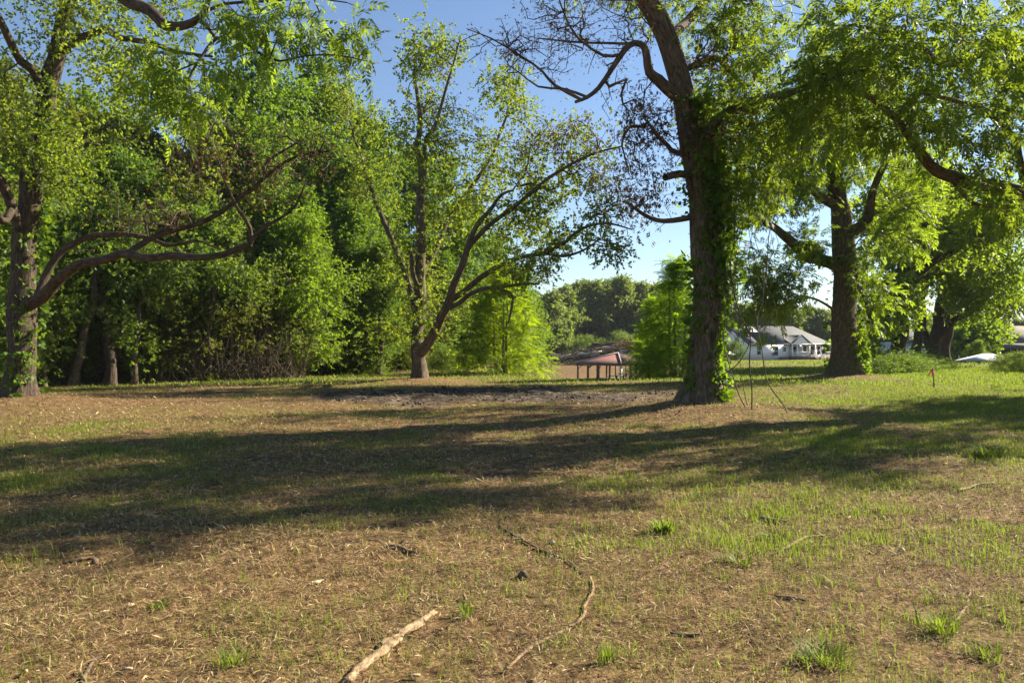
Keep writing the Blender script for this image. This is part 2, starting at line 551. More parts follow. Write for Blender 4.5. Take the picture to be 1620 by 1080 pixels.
def leaf_parts(root, base, protos, T, D, S, rng, count, roll=.6):
    """the sprays that show largest become parts of their own; returns mask of those used"""
    px = 810 + F_PX * T[:, 0] / T[:, 1]; py = HOR - F_PX * (T[:, 2] - CAM_H) / T[:, 1]
    inside = (px > 5) & (px < 1615) & (py > 5) & (py < 1075) & (T[:, 1] > 2)
    show = np.where(inside, S / T[:, 1], 0)
    order = np.argsort(-show)[:count]
    order = order[show[order] > 0]
    R = rot_from(D[order], rng.normal(0, roll, len(order)))
    for k, o_ in enumerate(order):
        ob = link('leaf', protos[int(rng.integers(len(protos)))], root)
        Mx = Matrix([[*(R[k, a] * S[o_]), T[o_, a] - base[a]] for a in range(3)] + [[0, 0, 0, 1]])
        ob.matrix_local = Mx
    mask = np.zeros(len(T), bool); mask[order] = True
    return mask

# ------------------------------------------------------------------ tree skeletons
class Tree:
    def __init__(s, base, seed=0):
        s.rng = np.random.default_rng(seed)
        s.base = np.asarray(base, float)
        s.pos = np.zeros((0, 3)); s.par = np.zeros(0, int); s.fix = np.zeros(0); s.main = np.zeros(0, bool); s.dir = np.zeros((0, 3))
    def _push(s, pts, parent, rads, main):
        n0 = len(s.pos); n = len(pts)
        par = np.arange(n0 - 1, n0 + n - 1); par[0] = parent
        prev = np.vstack([s.pos[parent][None] if parent >= 0 else pts[0][None] - [[0, 0, 1]], pts[:-1]])
        s.pos = np.vstack([s.pos, pts]); s.par = np.concatenate([s.par, par])
        s.fix = np.concatenate([s.fix, rads]); s.main = np.concatenate([s.main, np.full(n, main)])
        s.dir = np.vstack([s.dir, norm(pts - prev)])
    def limb(s, pts, rads, step=.22, wig=.03):
        pts = np.asarray(pts, float); rads = np.asarray(rads, float)
        parent = -1
        if len(s.pos):
            parent = int(np.argmin(np.linalg.norm(s.pos - pts[0], axis=1)))
            pts = np.vstack([s.pos[parent], pts[1:]])
        # Catmull-Rom
        ext = np.vstack([2 * pts[0] - pts[1], pts, 2 * pts[-1] - pts[-2]])
        out, ro = [], []
        for k in range(len(pts) - 1):
            p0, p1, p2, p3 = ext[k:k + 4]
            m_ = max(2, int(np.linalg.norm(p2 - p1) / step))
            t = (np.arange(m_) / m_)[:, None]
            out.append(.5 * (2 * p1 + (p2 - p0) * t + (2 * p0 - 5 * p1 + 4 * p2 - p3) * t ** 2 + (3 * p1 - p0 - 3 * p2 + p3) * t ** 3))
            ro.append(rads[k] + (rads[k + 1] - rads[k]) * t[:, 0])
        out.append(pts[-1:]); ro.append(rads[-1:])
        q = np.vstack(out); r = np.concatenate(ro)
        if wig:
            ph = s.rng.uniform(0, 100)
            tt = np.arange(len(q)) * step
            w = np.stack([vnoise(np.stack([tt * 1.3 + ph, tt * 0 + k * 7.7, tt * 0], -1), 5) for k in range(3)], -1)
            fade = np.minimum(1, np.arange(len(q)) / 4)[:, None]
            q = q + w * wig * fade * np.minimum(1, 6 * np.sqrt(r))[:, None] * 2
        if parent >= 0:
            s._push(q[1:], parent, r[1:], True)
        else:
            s._push(q, -1, r, True)
        return s
    def grow(s, targets, step=.35, sag=.12, wig=.10, skip=0.0, thick=.05):
        """connect every target to the closest suitable spot of the skeleton; returns tip node ids"""
        T = np.asarray(targets, float)
        ok0 = np.array([0])
        dmin = np.full(len(T), 1e9)
        for a in range(0, len(T), 400):
            dmin[a:a + 400] = np.linalg.norm(T[a:a + 400, None] - s.pos[None], axis=2).min(1)
        tips = []
        cap = len(s.pos) + int(len(T) * 14) + 10
        n = len(s.pos)
        pos = np.zeros((cap, 3)); pos[:n] = s.pos
        dr = np.zeros((cap, 3)); dr[:n] = s.dir
        low = np.zeros(cap); low[:n] = (s.pos[:, 2] < s.base[2] + skip) * 50.0
        par = list(s.par)
        for k in np.argsort(dmin):
            t = T[k]
            v = t - pos[:n]
            d = np.sqrt((v * v).sum(1)) + 1e-6
            cosb = (v * dr[:n]).sum(1) / d
            c = d * (1.35 - .45 * cosb) + low[:n]
            b = int(np.argmin(c))
            dist = d[b]
            m_ = int(min(12, max(1, round(dist / step))))
            u = (np.arange(1, m_ + 1) / m_)[:, None]
            p0 = pos[b]
            p1 = p0 + (dr[b] * .55 + v[b] / dist * .45) * dist * .45 + np.array([0, 0, sag * dist * .5])
            q = (1 - u) ** 2 * p0 + 2 * u * (1 - u) * p1 + u ** 2 * t
            if m_ > 1:
                q[:-1] += s.rng.normal(0, wig * step, (m_ - 1, 3))
            pos[n:n + m_] = q
            dr[n:n + m_] = norm(q - np.vstack([p0, q[:-1]]))
            par += [b] + list(range(n, n + m_ - 1))
            n += m_
            tips.append(n - 1)
        s.main = np.concatenate([s.main, np.zeros(n - len(s.pos), bool)])
        s.fix = np.concatenate([s.fix, np.zeros(n - len(s.pos))])
        s.pos = pos[:n].copy(); s.dir = dr[:n].copy(); s.par = np.array(par)
        return np.array(tips)
    def radii(s, tip=.007, e=2.1):
        n = len(s.pos); acc = np.zeros(n); r = np.zeros(n)
        for k in range(n - 1, -1, -1):
            rk = max(acc[k] ** (1 / e), tip)
            if s.fix[k] > 0: rk = s.fix[k]
            r[k] = rk
            p = s.par[k]
            if p >= 0: acc[p] += rk ** e
        # generated branches never thicker than what carries them
        for k in range(n):
            p = s.par[k]
            if p >= 0 and s.fix[k] == 0: r[k] = min(r[k], r[p] * .92)
        s.r = r
        return r
    def tubes(s, mask, name, mat, sides=((.12, 20), (.035, 8), (.012, 5), (0, 3)), rough=.0, flare=None, rmin=0.0):
        r, pos, par = s.r, s.pos, s.par
        n = len(pos)
        mc = np.full(n, -1)
        for k in range(n):
            p = par[k]
            if p >= 0 and (mc[p] < 0 or (r[k] > r[mc[p]] * 1.001)): mc[p] = k
        L_ = np.zeros(n)
        for k in range(n):
            if par[k] >= 0: L_[k] = L_[par[k]] + np.linalg.norm(pos[k] - pos[par[k]])
        pp = np.where(par >= 0, par, 0)
        din = norm(np.where((par >= 0)[:, None], pos - pos[pp], np.array([[0, 0, 1.0]])))
        hasmc = mc >= 0
        dout = np.where(hasmc[:, None], pos[np.where(hasmc, mc, 0)] - pos, din)
        tan = norm(din + norm(dout))
        seg = np.where((par >= 0) & mask & (r >= rmin))[0]
        Vs, Fs, Bs, off = [], [], [], 0
        hi = 1e9
        for lim, ns in sides:
            sg = seg[(r[seg] >= lim) & (r[seg] < hi)]; hi = lim
            if not len(sg): continue
            ismain = mc[par[sg]] == sg
            nodes = np.unique(np.concatenate([sg, par[sg][ismain]]))
            rid = np.full(n, -1); rid[nodes] = np.arange(len(nodes))
            st = sg[~ismain]
            C = np.vstack([pos[nodes], pos[par[st]]]); Tn = np.vstack([tan[nodes], din[st]])
            Rr = np.concatenate([r[nodes], r[st]]); LL = np.concatenate([L_[nodes], L_[par[st]]])
            ref = np.tile(np.array([.25, .93, .12]), (len(C), 1))
            b = np.cross(Tn, ref); bad = np.linalg.norm(b, axis=1) < .25
            b[bad] = np.cross(Tn[bad], np.array([.9, -.1, .4])); b = norm(b); c = np.cross(Tn, b)
            a = np.arange(ns) / ns * 2 * np.pi
            ca, sa = np.cos(a)[None, :, None], np.sin(a)[None, :, None]
            rr = np.repeat(Rr[:, None], ns, 1)
            if rough and ns >= 16:
                q = np.stack([np.cos(a)[None] * 2.6 * np.ones((len(C), 1)), np.sin(a)[None] * 2.6 * np.ones((len(C), 1)), LL[:, None] * .9 * np.ones((1, ns))], -1)
                q2 = q * np.array([3.2, 3.2, 2.2])
                rr = rr * (1 + rough * vnoise(q, 9) + rough * .6 * vnoise(q2, 12))
            if flare is not None:
                h = C[:, 2] - s.base[2]
                lob = np.cos(a * flare[1] + 1.3)[None] * .5 + .35 * np.cos(a * 3 + .4)[None]
                rr = rr * (1 + flare[0] * np.exp(-np.maximum(h, 0) / flare[2])[:, None] * (1 + .45 * lob))
            V = C[:, None] + (ca * b[:, None] + sa * c[:, None]) * rr[:, :, None]
            B = np.stack([ca[:, :, 0] * Rr[:, None], sa[:, :, 0] * Rr[:, None], LL[:, None] * np.ones((1, ns))], -1)
            r0 = np.where(ismain, rid[par[sg]], 0)
            r0[~ismain] = len(nodes) + np.arange(len(st))
            r1 = rid[sg]
            k = np.arange(ns)
            f_ = np.stack([r0[:, None] * ns + k, r0[:, None] * ns + (k + 1) % ns, r1[:, None] * ns + (k + 1) % ns, r1[:, None] * ns + k], -1).reshape(-1, 4)
            Vs.append(V.reshape(-1, 3)); Bs.append(B.reshape(-1, 3)); Fs.append(f_ + off); off += V.shape[0] * ns
        V = np.vstack(Vs) - s.base
        return npmesh(name, V, [np.vstack(Fs)], mat, smooth=True, vattr={'bark': np.vstack(Bs)})

def blob(c, rad, n, rng, clump=None, hollow=.45):
    """n points in an ellipsoid, gathered in clumps, fewer at the heart"""
    c = np.asarray(c, float); rad = np.asarray(rad, float)
    k = clump or max(3, n // 5)
    d = norm(rng.normal(size=(k, 3))); rr = (hollow + (1 - hollow) * rng.random(k) ** .7)[:, None]
    cc = d * rr
    pick = rng.integers(0, k, n)
    p = cc[pick] + rng.normal(0, .17, (n, 3))
    return c + p * rad

def pxblob(px, py, d, rx, ry, rd, n, rng, clump=None, hollow=.35):
    return blob(P(px, py, d), (rx / F_PX * d, rd, ry / F_PX * d), n, rng, clump, hollow)

def sites_from(tree, tips, k, rng, spread=.22, back=2, dirmix=(.6, .8), down=.15):
    """positions and directions for leaf sprigs round the tip twigs"""
    ids = [tips]
    cur = tips
    for _ in range(back):
        cur = tree.par[cur]; cur = cur[(cur >= 0)]; cur = cur[~tree.main[cur]]; ids.append(cur)
    ids = np.concatenate(ids)
    ids = np.repeat(ids, k)
    off = rng.normal(0, spread, (len(ids), 3))
    pos = tree.pos[ids] + off
    d = tree.dir[ids] * dirmix[0] + norm(off) * dirmix[1] + rng.normal(0, .35, (len(ids), 3)) + np.array([0, 0, -down])
    return pos, norm(d)

# ------------------------------------------------------------------ the big trees of the clearing
def tr(d, pts):
    """traced limb: (px, py, depth offset, radius px) -> points, radii"""
    return [P(x, y, d + o) for x, y, o, r in pts], [r / F_PX * (d + o) for x, y, o, r in pts]

def big_tree(name, d, bx, label, group=None, seed=1):
    X, Y = XY(bx, d)
    z = H1(X, Y)
    t = Tree((X, Y, z - .05), seed)
    root = empty(name, t.base)
    tag(root, label, 'tree', group)
    return t, root

def trunk_pts(t, d, pts):
    """first traced point is put on the ground"""
    p, r = tr(d, pts)
    p[0] = np.array([p[0][0], d, t.base[2] - .12])
    return p, r

def finish(t, root, bark, flare=(.5, 5, .45), rough=.07, twig=.007):
    t.radii(twig)
    link('trunk', t.tubes(t.main, 'trunk', M[bark], sides=((.12, 28), (.05, 14), (0, 8)), rough=rough, flare=flare), root)
    if (~t.main).any():
        tag(link('branches', t.tubes(~t.main, 'branches', M[bark]), root), kind='stuff')

def crown(t, root, kind, mat, T, D, S, seed, roll=.6, name='crown', parts=0):
    rng = np.random.default_rng(seed)
    if parts:
        mk = leaf_parts(root, t.base, leaf_protos(kind, M[mat]), T, D, S, rng, parts, roll)
        T, D, S = T[~mk], D[~mk], S[~mk]
    tag(link(name, leaves_mesh(name, kind, M[mat], T, D, S, t.base, rng, roll), root), kind='stuff')

# ---- the vine-hung pecan beside the survey clearing (trunk leaning, ivy up one side)
t3, r3 = big_tree('pecan_tree', 18.5, 1107, 'tall leaning pecan with ivy up its trunk and hanging vines beside it', seed=3)
d = 18.5
t3.limb(*trunk_pts(t3, d, [(1107, 640, 0, 30), (1110, 600, 0, 26), (1112, 540, 0, 23), (1117, 470, 0, 22.5), (1114, 400, 0, 21.5), (1106, 310, 0, 19), (1094, 230, 0, 18), (1080, 150, 0, 17), (1060, 80, -.1, 17), (1032, 15, -.2, 16.5), (1008, -50, -.3, 15), (1000, -140, -.2, 13), (985, -230, .3, 8)]), wig=.03)
t3.limb(*tr(d, [(1076, 165, 0, 9.8), (1056, 142, -.3, 9.0), (1038, 124, -.5, 9.0), (1022, 112, -.6, 7.4), (1017, 90, -.7, 6.1), (1012, 74, -.75, 5.7), (997, 68, -.8, 4.9), (984, 74, -.9, 4.9), (972, 92, -.9, 4.6), (964, 112, -1, 4.1), (948, 134, -1, 3.7), (930, 146, -1.1, 3.3), (913, 155, -1.2, 2.5)]), wig=.055)
t3.limb(*tr(d, [(1090, 345, 0, 5), (1065, 349, -.3, 4.2), (1040, 347, -.5, 3.5), (1015, 336, -.6, 3), (992, 320, -.8, 2.2)]))
t3.limb(*tr(d, [(1098, 280, 0, 6), (1075, 275, -.4, 6), (1052, 281, -.7, 5.5)]), wig=0)
t3.limb(*tr(d, [(1086, 240, 0, 4), (1066, 240, -.3, 4), (1057, 231, -.5, 3.5)]), wig=0)
t3.limb(*tr(d, [(918, 152, -1.2, 3.2), (880, 134, -1.3, 2.4), (860, 110, -1.5, 2), (820, 85, -1.6, 1.6), (775, 62, -1.8, 1.2), (737, 47, -2, .8)]))
t3.limb(*tr(d, [(930, 148, -1.1, 2.6), (890, 140, -1, 2), (850, 137, -.8, 1.5), (820, 115, -.6, 1)]))
t3.limb(*tr(d, [(976, 82, -.9, 3), (952, 88, -1.2, 2.4), (915, 62, -1.5, 2), (895, 20, -1.8, 1.5), (880, -20, -2, 1)]))
t3.limb(*tr(d, [(1010, 76, -.7, 2.5), (960, 68, -.4, 2), (900, 68, 0, 1.6), (850, 60, .4, 1.1)]))
t3.limb(*tr(d, [(1028, 20, -.2, 4), (1005, -15, -.8, 3), (950, -40, -1.5, 2.2), (880, -60, -2, 1.5)]))
t3.limb(*tr(d, [(1100, 260, 0, 9), (1130, 200, -.5, 8), (1175, 165, -1, 7), (1240, 150, -1.6, 6), (1310, 125, -2.4, 4), (1370, 110, -3, 2.5)]))
t3.limb(*tr(d, [(1052, 70, -.1, 8), (1090, 30, .8, 7), (1130, -20, 1.4, 6), (1180, -90, 2, 4)]))
t3.limb(*tr(d, [(1112, 110, 0, 5), (1130, 90, .6, 5), (1152, 108, .9, 5), (1180, 140, 1.2, 3)]))
g = t3.rng
bare = [pxblob(900, 45, 17.2, 130, 95, 2.0, 300, g, 120, 0), pxblob(810, 70, 17, 85, 50, 1.6, 90, g, 40, 0), pxblob(1000, 20, 17.5, 60, 70, 1.8, 110, g, 50, 0), pxblob(1000, 180, 17.6, 60, 60, 1.2, 60, g, 30, 0)]
tb = t3.grow(np.vstack(bare), step=.3, sag=.05, wig=.2, skip=3)
brown = [pxblob(1035, 245, 18, 55, 95, 1.6, 120, g), pxblob(1010, 300, 18, 50, 45, 1.5, 60, g), pxblob(1130, 60, 18.5, 55, 75, 2, 70, g), pxblob(1150, 190, 18, 55, 55, 1.6, 60, g)]
tw = t3.grow(np.vstack(brown), step=.3, sag=.1, wig=.2, skip=3)
green = [pxblob(1170, 80, 18.5, 90, 110, 2.5, 110, g), pxblob(1240, 170, 17.5, 90, 70, 2.5, 60, g), pxblob(1170, 235, 18, 60, 75, 1.5, 60, g), pxblob(1110, -90, 18.5, 200, 90, 4, 160, g), pxblob(1190, 290, 17.8, 45, 45, 1.2, 40, g)]
tg = t3.grow(np.vstack(green), step=.4, sag=.15, skip=3)
finish(t3, r3, 'bark', flare=(.45, 6, .28), rough=.10, twig=.0085)
p, dd = sites_from(t3, tg, 4, g, .18, 1, down=.3)
crown(t3, r3, 'pecan', 'pecan', p, dd, g.uniform(.22, .36, len(p)), 31, parts=120)
p, dd = sites_from(t3, tw, 3, g, .2, 1, down=.4)
crown(t3, r3, 'dry', 'dry', p, dd, g.uniform(.14, .26, len(p)), 32, name='dry_leaves')
p, dd = sites_from(t3, tb, 2, g, .10, 1, down=.4)
crown(t3, r3, 'dry', 'dry', p, dd, g.uniform(.07, .15, len(p)), 33, name='catkins')

# ---- pecan on its own mound in front of the white house
t4, r4 = big_tree('pecan_tree', 39, 1338, 'stout pecan on a dirt mound in front of the white house', seed=4)
d = 39
t4.limb(*trunk_pts(t4, d, [(1338, 592, 0, 23), (1338, 560, 0, 20), (1337, 510, 0, 18.5), (1336, 460, 0, 18.5), (1338, 425, 0, 19), (1334, 380, 0, 17), (1327, 320, 0, 14), (1319, 260, .3, 12), (1310, 190, .4, 9), (1300, 120, .6, 6)]), wig=.05)
t4.limb(*tr(d, [(1326, 432, 0, 10), (1310, 414, -.5, 9.5), (1290, 409, -.9, 9), (1274, 407, -1.1, 8.5), (1258, 388, -1.4, 8), (1234, 365, -1.8, 6.5), (1205, 350, -2.2, 5), (1180, 345, -2.6, 4)]), wig=.03)
t4.limb(*tr(d, [(1325, 330, 0, 8), (1300, 312, -.8, 7), (1282, 296, -1.4, 6), (1262, 272, -2, 5), (1240, 262, -2.4, 4)]))
t4.limb(*tr(d, [(1342, 375, 0, 9), (1360, 358, -.6, 8.5), (1374, 340, -1, 7.5), (1378, 310, -1.4, 6), (1400, 260, -2, 4.5), (1440, 210, -2.6, 3)]))
t4.limb(*tr(d, [(1322, 280, .3, 6), (1350, 230, 1, 5), (1390, 190, 1.6, 4), (1430, 150, 2, 3)]))
t4.limb(*tr(d, [(1345, 430, 0, 3), (1362, 460, -.8, 2.5), (1380, 505, -1.4, 1.8), (1385, 525, -1.8, 1.2)]))
t4.limb(*tr(d, [(1330, 500, 0, 2.5), (1305, 480, -1, 2), (1275, 470, -1.8, 1.6), (1250, 480, -2.4, 1.1)]))
g = t4.rng
green = [pxblob(1235, 320, 37, 60, 40, 3, 40, g), pxblob(1225, 250, 37, 75, 60, 3.5, 80, g), pxblob(1300, 230, 38, 80, 70, 4, 160, g), pxblob(1390, 250, 38, 80, 80, 4, 130, g), pxblob(1330, 130, 39, 110, 70, 4, 150, g),
         pxblob(1240, 460, 36.5, 40, 25, 1.4, 40, g), pxblob(1285, 375, 37, 30, 25, 1.5, 26, g), pxblob(1385, 440, 37.5, 32, 80, 1.6, 46, g), pxblob(1200, 500, 36, 30, 24, 1, 14, g), pxblob(1240, 445, 36.6, 70, 36, 1.6, 26, g), pxblob(1420, 350, 38, 60, 60, 3, 70, g), pxblob(1210, 420, 36.6, 30, 40, 1.2, 20, g)]
tg = t4.grow(np.vstack(green), step=.5, sag=.15, skip=2.5)
finish(t4, r4, 'bark', flare=(.35, 5, .5), rough=.09, twig=.011)
p, dd = sites_from(t4, tg, 4, g, .26, 1, down=.25)
crown(t4, r4, 'pecan', 'pecan_yellow', p, dd, g.uniform(.36, .60, len(p)), 41)

# ---- old pecan against the wood with the long level bough
t1, r1 = big_tree('pecan_tree', 22, 30, 'old pecan with a long level bough at the edge of the dense wood', seed=5)
d = 22
t1.limb(*trunk_pts(t1, d, [(30, 632, 0, 24), (33, 590, 0, 21), (34, 540, 0, 19.5), (34, 490, 0, 21), (36, 440, 0, 18), (39, 390, 0, 17), (42, 330, 0, 17), (50, 270, 0, 16), (64, 230, 0, 15), (73, 185, 0, 14.5), (80, 133, 0, 13.5), (91, 83, 0, 12.5), (102, 33, 0, 11), (118, -10, 0, 10), (135, -70, -.5, 9), (150, -140, -1, 6)]), wig=.04)
t1.limb(*tr(d, [(42, 488, 0, 10.2), (56, 474, -.4, 9.8), (77, 455, -.9, 8.9), (100, 434, -1.4, 8.1), (120, 420, -1.8, 7.6), (150, 410, -2.3, 6.8), (190, 401, -2.8, 6.4), (235, 405, -3.2, 6.4), (283, 408, -3.6, 6.0), (320, 410, -4, 5.5), (355, 404, -4.2, 5.1), (378, 392, -4.4, 4.7), (396, 391, -4.5, 4.2)]), wig=.045)
t1.limb(*tr(d, [(396, 391, -4.5, 3.8), (395, 360, -4.6, 3.4), (382, 335, -4.8, 3.0), (372, 318, -4.9, 2.1), (350, 280, -5, 1.3)]))
t1.limb(*tr(d, [(397, 388, -4.5, 3.4), (404, 370, -4.6, 3.1), (428, 350, -4.8, 2.5), (468, 323, -5, 2.0), (485, 285, -5, 1.3)]))
t1.limb(*tr(d, [(60, 468, -.3, 6.0), (76, 430, -.2, 6.0), (95, 402, -.2, 5.5), (120, 385, -.2, 5.1), (150, 373, -.4, 4.7), (188, 370, -.7, 4.2), (228, 375, -1, 3.4), (270, 388, -1.4, 2.5), (310, 382, -1.8, 2.0), (348, 394, -2.2, 1.5)]))
t1.limb(*tr(d, [(205, 398, -2.9, 5.1), (235, 380, -2.7, 4.7), (277, 363, -2.7, 4.2), (320, 351, -2.8, 4.1), (362, 328, -3, 3.7), (394, 303, -3.2, 3.4), (433, 267, -3.4, 2.9), (468, 247, -3.6, 2.2), (522, 240, -3.8, 1.4)]))
t1.limb(*tr(d, [(98, 84, 0, 7), (120, 66, -.6, 6.5), (140, 54, -1, 6), (163, 47, -1.4, 5.5), (187, 60, -1.8, 5), (233, 68, -2.2, 4), (283, 80, -2.8, 3), (334, 88, -3.2, 2)]))
t1.limb(*tr(d, [(62, 150, 0, 7), (50, 112, -.5, 7), (33, 98, -.8, 6.5), (14, 60, -1.2, 6), (-2, 25, -1.6, 5), (-30, -20, -2, 3)]))
t1.limb(*tr(d, [(36, 385, 0, 8), (20, 330, -.4, 7.5), (8, 300, -.6, 7), (-5, 275, -.8, 6), (-60, 240, -1, 4)]))
t1.limb(*tr(d, [(20, 330, -.4, 6), (4, 350, -1, 6), (-10, 320, -1.3, 5)]))
t1.limb(*tr(d, [(130, -60, -.5, 7), (160, -45, -2.5, 7.5), (190, -5, -4.6, 8.5), (214, 8, -5, 9), (238, 18, -5.3, 9), (258, 38, -5.6, 8.5), (272, 42, -5.8, 7.5), (295, 40, -6, 6.5), (315, 30, -6.3, 5.5), (327, 10, -6.6, 4.5), (332, -20, -7, 3)]), wig=.01)
t1.limb(*tr(d, [(322, 22, -6.3, 4), (330, 45, -6.6, 3.5), (340, 60, -6.8, 3), (365, 57, -7, 2.5), (384, 64, -7.2, 2.2), (410, 85, -7.4, 2), (440, 97, -7.6, 1.8), (480, 88, -7.8, 1.4), (530, 86, -8, 1.2), (580, 96, -8, .8)]), wig=.02)
t1.limb(*tr(d, [(338, 58, -6.8, 3), (325, 78, -7, 2.5), (314, 100, -7.2, 2), (300, 130, -7.4, 1.6), (292, 150, -7.4, 1.2)]))
t1.limb(*tr(d, [(318, 25, -6.4, 3), (360, 5, -7, 2.5), (420, 0, -7.4, 2), (480, -5, -7.6, 1.5), (550, 5, -8, 1)]))
g = t1.rng
near = [pxblob(310, 150, 14.5, 95, 50, 1.0, 42, g, 30, 0), pxblob(250, 90, 14.5, 60, 50, .8, 18, g, 14, 0), pxblob(440, 40, 14.2, 120, 50, 1, 50, g, 36, 0), pxblob(550, 50, 14, 50, 50, .5, 14, g, 12, 0), pxblob(350, 20, 14.5, 70, 30, .8, 18, g, 14, 0)]
tn = t1.grow(np.vstack(near), step=.3, sag=.1, skip=4)
mid = [pxblob(110, 40, 21.5, 70, 75, 2, 60, g), pxblob(70, 210, 21.5, 60, 70, 1.5, 56, g), pxblob(210, 100, 20, 110, 50, 2, 60, g), pxblob(15, 130, 21, 45, 90, 2, 30, g), pxblob(250, 200, 19, 100, 60, 1.8, 50, g), pxblob(150, -60, 20, 160, 80, 4, 110, g), pxblob(100, 270, 21.2, 50, 40, 1, 30, g)]
tm = t1.grow(np.vstack(mid), step=.4, sag=.1, skip=3)
twg = [pxblob(320, 240, 18.6, 110, 80, 1.8, 160, g, 90, 0), pxblob(430, 260, 18.2, 80, 70, 1.6, 130, g, 70, 0), pxblob(500, 230, 18, 55, 50, 1, 60, g, 40, 0), pxblob(260, 340, 18.8, 90, 40, 1.5, 80, g, 50, 0), pxblob(200, 330, 20, 80, 50, 1.2, 60, g, 40, 0)]
tt = t1.grow(np.vstack(twg), step=.35, sag=.05, wig=.2, skip=3)
finish(t1, r1, 'bark_dark', flare=(.3, 5, .4), rough=.10, twig=.0085)
p, dd = sites_from(t1, tn, 2, g, .16, 1, down=.7)
crown(t1, r1, 'pecan', 'pecan_yellow', p, dd, g.uniform(.26, .40, len(p)), 51, parts=300, name='crown')
p, dd = sites_from(t1, tm, 4, g, .30, 1, down=.2)
crown(t1, r1, 'simple', 'oak', p, dd, g.uniform(.18, .30, len(p)), 52, name='upper_crown')
p, dd = sites_from(t1, tt, 1, g, .2, 1, down=.3)
crown(t1, r1, 'dry', 'dry', p, dd, g.uniform(.09, .17, len(p)), 53, name='dry_leaves')

# ---- many-stemmed pecan in the middle of the clearing's far side
t2, r2 = big_tree('pecan_tree', 36, 662, 'wide vase-shaped pecan with several stems forking low, alone on the grass', seed=6)
d = 36
t2.limb(*trunk_pts(t2, d, [(663, 600, 0, 12.47), (663, 580, 0, 10.75), (662, 555, 0, 10.75), (660, 530, 0, 8.60), (660, 500, .2, 9.29), (662, 470, .3, 9.80), (666, 440, .3, 8.77), (664, 405, .3, 7.74), (666, 355, .3, 7.22), (664, 320, .4, 6.71), (665, 285, .4, 6.19), (662, 240, .5, 4.75), (662, 190, .6, 3.72), (657, 110, .8, 2.47), (650, 45, 1, 1.03)]), wig=.05)
t2.limb(*tr(d, [(665, 565, 0, 9.46), (675, 545, -.4, 8.17), (690, 517, -.9, 7.31), (707, 482, -1.4, 6.88), (720, 447, -1.9, 6.02), (733, 415, -2.3, 5.16), (745, 378, -2.6, 4.30), (760, 350, -2.8, 3.87), (777, 330, -3, 3.44), (792, 308, -3.2, 2.58), (812, 302, -3.4, 1.72)]))
t2.limb(*tr(d, [(740, 395, -2.4, 3.87), (760, 368, -2.6, 3.87), (790, 345, -2.9, 3.61), (822, 320, -3.2, 3.44), (850, 297, -3.5, 2.92), (890, 267, -3.8, 2.41), (930, 247, -4, 1.89), (985, 232, -4.2, 1.20)]))
t2.limb(*tr(d, [(710, 478, -1.5, 5.16), (735, 460, -1.6, 4.73), (760, 440, -1.8, 4.30), (780, 426, -2, 4.13), (812, 411, -2.3, 3.78), (860, 399, -2.8, 3.27), (888, 387, -3.2, 2.75), (926, 361, -3.6, 2.24), (965, 353, -4, 1.72), (1000, 362, -4.3, 1.03)]))
t2.limb(*tr(d, [(706, 490, -1.4, 4.30), (725, 478, -2, 3.87), (742, 466, -2.4, 3.61), (768, 457, -2.9, 3.44), (800, 453, -3.3, 2.58), (826, 449, -3.7, 2.06), (852, 448, -4, 1.20)]))
t2.limb(*tr(d, [(786, 457, -3.1, 2.58), (802, 462, -3.4, 2.58), (811, 470, -3.5, 2.24), (808, 490, -3.6, 1.89), (804, 512, -3.6, 1.29)]), wig=.01)
t2.limb(*tr(d, [(862, 398, -2.8, 2.58), (890, 405, -3, 2.24), (920, 398, -3.2, 1.72), (955, 375, -3.6, 1.20)]))
t2.limb(*tr(d, [(657, 500, .2, 6.02), (646, 455, .8, 5.16), (633, 412, 1.4, 4.73), (612, 362, 2, 4.13), (595, 318, 2.4, 3.61), (580, 277, 2.7, 2.92), (566, 233, 3, 2.24), (545, 160, 3.2, 1.20)]))
t2.limb(*tr(d, [(660, 475, .3, 4.30), (656, 440, -.4, 3.87), (652, 410, -.8, 3.44), (646, 396, -1, 2.15)]))
t2.limb(*tr(d, [(667, 435, .3, 4.30), (688, 396, 1, 3.96), (707, 353, 1.6, 3.61), (718, 338, 1.8, 3.61), (734, 308, 2, 3.44), (760, 277, 2.3, 3.10), (784, 232, 2.6, 2.41), (810, 150, 3, 1.55), (832, 92, 3.2, 0.86)]))
t2.limb(*tr(d, [(666, 300, .4, 4.30), (673, 250, .1, 3.78), (674, 225, 0, 3.44), (688, 195, -.3, 2.92), (708, 130, -.6, 2.06), (728, 60, -1, 0.86)]))
g = t2.rng
green = [pxblob(685, 110, 36.3, 42, 75, 2, 110, g), pxblob(670, 220, 36.3, 55, 60, 2.4, 90, g), pxblob(800, 150, 38, 45, 65, 2, 90, g), pxblob(770, 250, 37.5, 55, 50, 2.2, 80, g), pxblob(560, 180, 38.8, 50, 90, 2, 90, g), pxblob(600, 280, 38, 55, 60, 2, 80, g),
         pxblob(720, 330, 36, 60, 50, 2.4, 80, g), pxblob(800, 350, 33.5, 60, 45, 2, 70, g), pxblob(880, 370, 33, 60, 40, 1.6, 70, g), pxblob(960, 365, 32, 45, 45, 1, 50, g), pxblob(860, 290, 33, 60, 45, 1.8, 70, g), pxblob(820, 430, 32.6, 60, 25, 1.5, 50, g), pxblob(690, 480, 36, 60, 50, 2, 50, g), pxblob(640, 420, 37, 45, 50, 2, 60, g), pxblob(620, 520, 36.5, 40, 40, 1.5, 24, g)]
tg = t2.grow(np.vstack(green), step=.45, sag=.12, skip=2.5)
